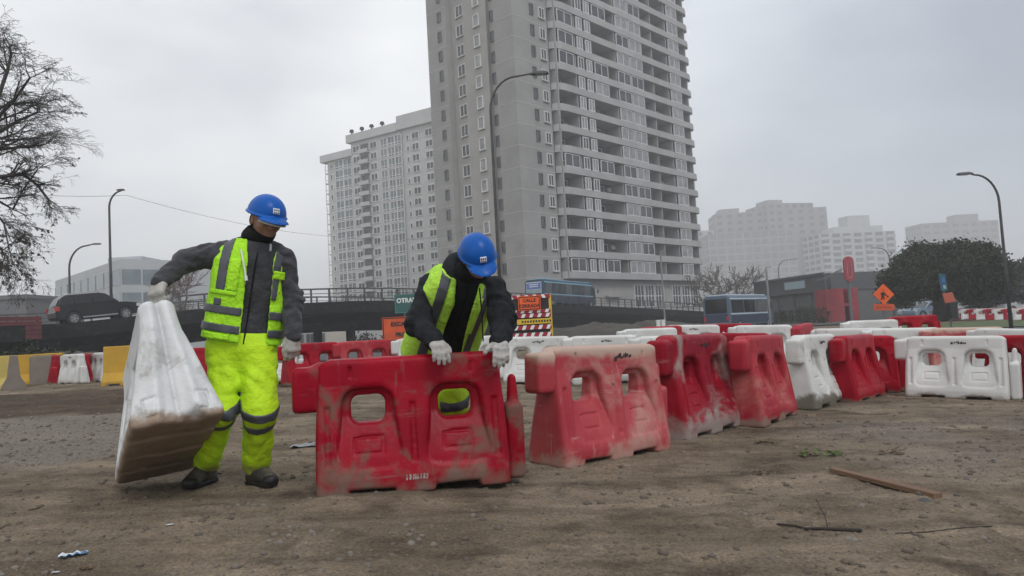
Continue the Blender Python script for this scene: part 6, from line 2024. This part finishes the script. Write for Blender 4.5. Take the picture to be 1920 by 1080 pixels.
# ---- worker 1: upright, lifting the white barrier
Y1 = 4.45
J1 = dict(pelvis=at(452, 645, Y1 + .02), neck=at(481, 452, Y1 + .0), head=at(499, 412, Y1 - .05),
          sh_r=at(416, 474, Y1 - .02), el_r=at(346, 490, Y1 - .10), wr_r=at(302, 528, Y1 - .27),
          sh_l=at(529, 483, Y1 + .03), el_l=at(547, 562, Y1 + .05), wr_l=at(549, 628, Y1 - .04),
          hip_r=at(425, 660, Y1), kn_r=at(414, 768, Y1 - .10), an_r=at(386, 868, Y1 + .22),
          hip_l=at(482, 660, Y1), kn_l=at(486, 765, Y1 - .06), an_l=at(480, 878, Y1 + .17))
gr = float(gz(J1['an_r'][0], J1['an_r'][1])); gl_ = float(gz(J1['an_l'][0], J1['an_l'][1]))
J1['an_r'][2] = gr + .13; J1['an_l'][2] = gl_ + .125
J1['toe_r'] = J1['an_r'] + np.array([-.04, -.17, -.08]); J1['toe_l'] = J1['an_l'] + np.array([.135, -.10, -.08])
c1 = dict(root=((J1['an_r'][0] + J1['an_l'][0]) / 2, Y1, gl_), face=(.62, -.70, -.36), headup=(.10, 0, 1.0),
          hand_r=(J1['wr_r'], at(292, 552, Y1 - .33) - J1['wr_r'], np.array([-.25, -.75, .55]), 1, ((50, 62, 35), (54, 66, 35), (58, 66, 35), (62, 66, 35)), (.7, .55, .4, .5), 1.06, .02),
          hand_l=(J1['wr_l'], at(549, 662, Y1 - .05) - J1['wr_l'], np.array([.45, -.85, .1]), 1, ((28, 34, 22), (32, 38, 24), (36, 40, 26), (40, 42, 28)), (.85, .4, .25, .3), 1.0, .03),
          jmat=m_jack1, sleeve=(.070, .058, .046), legbands=[[(-.075, -.020), (.045, .095)], [(-.03, .028), (.075, .127)]],
          vw=[.222, .228, .222, .222, .222, .192, .135, .09, .08], vd=[.165, .165, .155, .155, .150, .130, .11, .09, .08], vrange=(.03, 1.0),
          gap=(.085, [.074, .072, .070, .085], [.012, .0, -.012, -.03]), hoodr=.092, hoodt=.032, hoodz=.96, zipx=.045,
          soles={'r': gr, 'l': gl_}, gaiter=True, cap=True, ws=1.02, trouser=(.112, .084, .078),
          strips=[lambda q, L: box2(q, -.165, -.103, .46 * L, 1.2 * L), lambda q, L: box2(q, .150, .190, .46 * L, 1.2 * L),
                  lambda q, L: box2(q, -.5, .5, .275 * L, .355 * L), lambda q, L: box2(q, -.5, .5, .105 * L, .185 * L),
                  lambda q, L: np.maximum(box2(q, -.165, -.115, .35 * L, .42 * L), q[:, 1])],
          pockets=[lambda q, L: np.maximum(box2(q, -.20, -.03, .455 * L, .50 * L), q[:, 1]), lambda q, L: np.maximum(box2(q, -.095, -.03, .50 * L, .80 * L), q[:, 1]), lambda q, L: np.maximum(box2(q, -.20, -.035, .04 * L, .10 * L), q[:, 1]), lambda q, L: np.maximum(box2(q, .155, .215, .66 * L, .74 * L), q[:, 1])],
          cords=[([at(452, 468, Y1 - .155), at(456, 490, Y1 - .175), at(461, 518, Y1 - .178)], .005, m_frame, 'drawstring'), ([at(461, 517, Y1 - .180), at(462, 526, Y1 - .180)], .009, m_frame, 'cord_end'), ([at(508, 458, Y1 - .13), at(507, 471, Y1 - .15)], .007, m_polel, 'cord_end')])
make_person('person', 'standing worker in blue helmet, lime vest and yellow trousers lifting a white barrier', J1, c1)

# ---- worker 2: bending over the red barrier
Y2 = 4.86
J2 = dict(pelvis=at(818, 668, Y2 + .16), neck=at(872, 512, Y2 - .24), head=at(895, 484, Y2 - .40),
          sh_r=at(808, 540, Y2 - .16), el_r=at(783, 606, Y2 - .24), wr_r=at(815, 640, 4.43),
          sh_l=at(926, 540, Y2 - .16), el_l=at(944, 600, Y2 - .28), wr_l=at(937, 640, 4.43),
          hip_r=at(795, 690, Y2 + .14), kn_r=at(800, 765, Y2 - .02), an_r=at(800, 868, Y2 + .2),
          hip_l=at(846, 690, Y2 + .14), kn_l=at(848, 755, Y2 + .0), an_l=at(850, 868, Y2 + .12))
g2 = float(gz(J2['an_r'][0], Y2 + .2)); g3 = float(gz(J2['an_l'][0], Y2 + .1))
J2['an_r'][2] = g2 + .12; J2['an_l'][2] = g3 + .12
J2['toe_r'] = J2['an_r'] + np.array([-.05, -.16, -.08]); J2['toe_l'] = J2['an_l'] + np.array([.06, -.16, -.08])
c2 = dict(root=((J2['an_r'][0] + J2['an_l'][0]) / 2, Y2 + .1, g3), face=(.30, -.72, -.72), headup=(.12, -.75, .75),
          hand_r=(J2['wr_r'], at(833, 664, 4.26) - J2['wr_r'], np.array([.15, -.45, .85]), -1, ((25, 28, 15), (30, 30, 18), (32, 32, 18), (34, 32, 18)), (.75, .5, .2, .3), 1.06, .10),
          hand_l=(J2['wr_l'], at(941, 666, 4.30) - J2['wr_l'], np.array([.1, -.55, .80]), 1, ((28, 30, 18), (32, 34, 20), (36, 36, 20), (38, 38, 22)), (.55, .75, .1, .2), 1.06, .08),
          jmat=m_jack2, sleeve=(.078, .076, .056), legbands=[[(-.06, .0), (.10, .16)], [(-.045, .015), (.10, .16)]],
          vw=[.245, .248, .245, .245, .245, .205, .140, .09, .08], vd=[.19, .19, .185, .19, .19, .155, .11, .09, .08], vrange=(-.02, 1.0),
          gap=(.045, [.082, .068, .056, .075], [.03, .0, -.005, -.02]), hoodr=.095, hoodt=.042, hoodz=1.0, hoody=.03, zipx=.045, crouch=.04,
          soles={'r': g2, 'l': g3}, gaiter=True, ws=1.02, vmat=m_vest2,
          strips=[lambda q, L: box2(q, -.148, -.082, .0 * L, 1.2 * L), lambda q, L: box2(q, .140, .190, .0 * L, 1.2 * L)],
          pockets=[lambda q, L: np.maximum(box2(q, -.075, -.025, .56 * L, .93 * L), q[:, 1]), lambda q, L: np.maximum(box2(q, .120, .155, .5 * L, .9 * L), q[:, 1])],
          cords=[([at(899, 540, Y2 - .46), at(903, 580, Y2 - .47), at(906, 640, Y2 - .45)], .005, m_black_c, 'drawstring')])
make_person('person', 'bending worker in blue helmet gripping the top of the muddy red barrier', J2, c2)

# ------------------------------------------------------------------ litter and debris on the ground
def on_ground(u, v, dz=0.0):
    p = gpt(u, v)
    p[2] = float(gz(p[0], p[1])) + float(relief(np.array([p[0]]), np.array([p[1]]))[0]) + dz
    return p
m_wood = mat('weathered_wood', (.22, .135, .08), .85, (.15, .09, .055), 3.0, bump=.4, bscale=40, stretch=(.3, 6, 6), rand=False)
a = on_ground(1562, 885); c = on_ground(1760, 938)
d = c - a; L = float(np.linalg.norm(d[:2]))
t = empty('plank', tuple((a + c) / 2), math.atan2(d[1], d[0]), 'weathered wooden batten lying on the dirt at the lower right', 'plank')
t.rotation_euler = (0, -math.asin(d[2] / L), math.atan2(d[1], d[0]))
b = MB(); b.box(-L / 2, L / 2, -.03, .03, .0, .028); b.obj('batten', [m_wood], t, bevel=.003)
def rock(label, u, v, r, seed, m=m_peb, flat=.55, cat='stone', name='stone', dz=.0):
    p = on_ground(u, v, dz)
    o = link(name, rock_mesh(name, seed, r, m, flat, 2), None, tuple(p), (0, 0, seed)); o.name = name
    return tag(o, label, cat)
m_dark = mat('dark_stone', (.05, .052, .055), .85, (.09, .09, .095), 12.0, bump=.4, bscale=50)
rock('dark stone at the lower end of the wooden batten', 1733, 944, .032, 3, m_dark)
rock('small pale stone beside the dark one at the end of the batten', 1756, 947, .016, 5)
rock('flat brown chunk at the foot of the mouldy white barrier', 1521, 778, .075, 8, mat('brown_chunk', (.20, .15, .095), .9, (.12, .09, .06), 9.0), .35)
rock('small stone in the open dirt above the long twig', 1470, 905, .02, 11)
rock('small dark clod right of the batten', 1812, 897, .022, 14, m_dark)
rock('pale stone near the right edge below the row of barriers', 1846, 803, .03, 15)
rock('dark clod at the right edge near the batten', 1862, 864, .02, 17, m_dark)
m_twig = mat('dark_twig', (.03, .024, .02), .9)
def stick(label, uv, r, name='stick', side=None):
    P_ = [on_ground(u, v, r * .8 + h) for u, v, h in uv]
    o0 = P_[0]
    b = MB(); b.tube([tuple(p - o0) for p in P_], [r * (1 - .5 * k / len(P_)) for k in range(len(P_))][::-1], 7)
    if side: b.tube([tuple(on_ground(u, v, h) - o0) for u, v, h in side], r * .3, 5)
    o = b.obj(name, [m_twig], None, tuple(o0), smooth=True); return tag(o, label, 'stick')
stick('thick dark stick with a thin side twig on the dirt at the lower right', [(1456, 982, 0), (1492, 985, 0), (1510, 990, .004), (1545, 994, 0), (1580, 996, 0), (1615, 996, 0)], .0085, side=[(1552, 993, .01), (1548, 975, .03), (1532, 957, .05)])
stick('long thin straight twig near the lower right corner', [(1679, 1004, 0), (1740, 1000, 0), (1800, 997, 0), (1860, 992, 0)], .0035)
stick('short black twig left of the dragged barrier', [(53, 955, 0), (64, 954, 0), (76, 952, 0)], .004)
m_gleaf = mat('fresh_leaf', (.10, .15, .03), .6, (.05, .09, .02), 30.0)
m_bleaf = mat('brown_leaf', (.15, .10, .055), .8, (.09, .06, .035), 20.0)
def sprig(label, u, v, w, n, m, seed):
    o0 = on_ground(u, v); rr = random.Random(seed)
    t = empty('leaf_sprig', tuple(o0), rr.uniform(-.3, .3), label, 'leaves')
    b = MB(); b.tube([(-w / 2, 0, .004), (0, .01, .012), (w / 2, -.005, .006)], .0025, 5); b.obj('stem', [m_twig], t)
    lf = MB()
    lf.face([(0, 0, 0), (.018, -.010, .006), (.036, -.006, .008), (.050, 0, .002), (.036, .008, .006), (.016, .010, .004)])
    lm = lf.mesh('leaf', [m])
    for k in range(n):
        l = link('leaf', lm, t, (rr.uniform(-w / 2, w / 2), rr.uniform(-.03, .03), rr.uniform(.006, .03)), (rr.uniform(-.5, .5), rr.uniform(-.6, .3), rr.uniform(0, 6.28)))
        s = rr.uniform(.7, 1.5); l.scale = (s, s, s)
    return t
sprig('green leafy sprig on the dirt right of the fallen brown leaf', 1515, 855, .16, 22, m_gleaf, 1)
sprig('second green sprig, just right of the first, above the batten', 1563, 856, .14, 18, m_gleaf, 2)
sprig('dry yellowish sprig right of the two green sprigs', 1672, 853, .18, 10, m_bleaf, 3)
sprig('curled brown leaves below the dusty red barriers', 1437, 832, .2, 12, m_bleaf, 4)
sprig('scrap of dark leaves at the middle bottom right', 1432, 893, .08, 6, m_bleaf, 6)
def scrap(label, u, v, w, l, yaw, m, m2=None, name='paper_scrap', cat='litter', seed=1, h=.015):
    o0 = on_ground(u, v); rr = random.Random(seed)
    nx, ny = 9, 6; V = []; F = []; mi = []
    for j in range(ny):
        for i in range(nx):
            V.append(((i / (nx - 1) - .5) * l, (j / (ny - 1) - .5) * w * (1 - .25 * rr.random()), .006 + h * rr.random() * (.3 + (i % 2) * .7)))
    for j in range(ny - 1):
        for i in range(nx - 1):
            k = j * nx + i; F.append([k, k + 1, k + nx + 1, k + nx]); mi.append(1 if (m2 and (j == 0 or i > nx - 4 and j < 2)) else 0)
    o = link(name, npmesh(name, V, F, [m, m2 or m], False, mi), None, tuple(o0), (0, 0, yaw))
    s = o.modifiers.new('thickness', 'SOLIDIFY'); s.thickness = .0015
    return tag(o, label, cat)
m_pap = mat('litter_white', (.62, .64, .66), .6, (.45, .48, .5), 20.0)
scrap('crumpled white and blue wrapper on the dirt at the lower left', 137, 1046, .045, .11, .45, m_pap, mat('wrapper_blue', (.05, .14, .26), .5), 'wrapper', seed=3)
scrap('small white paper chip left of centre on the dirt', 318, 987, .012, .035, .25, m_pap, seed=5, h=.004)
scrap('tiny pale chip below the crumpled wrapper', 104, 1068, .012, .03, .1, m_pap, seed=6, h=.004)
scrap('brown dead leaf right of the tiny pale chip below the wrapper', 162, 1064, .02, .05, .2, m_bleaf, name='dead_leaf', cat='leaf', seed=8)
scrap('flattened grey plastic bag on the dirt left of the muddy red barrier', 580, 836, .16, .30, .15, mat('grey_plastic', (.20, .22, .235), .35, (.12, .13, .14), 12.0), name='plastic_bag', seed=9, h=.02)
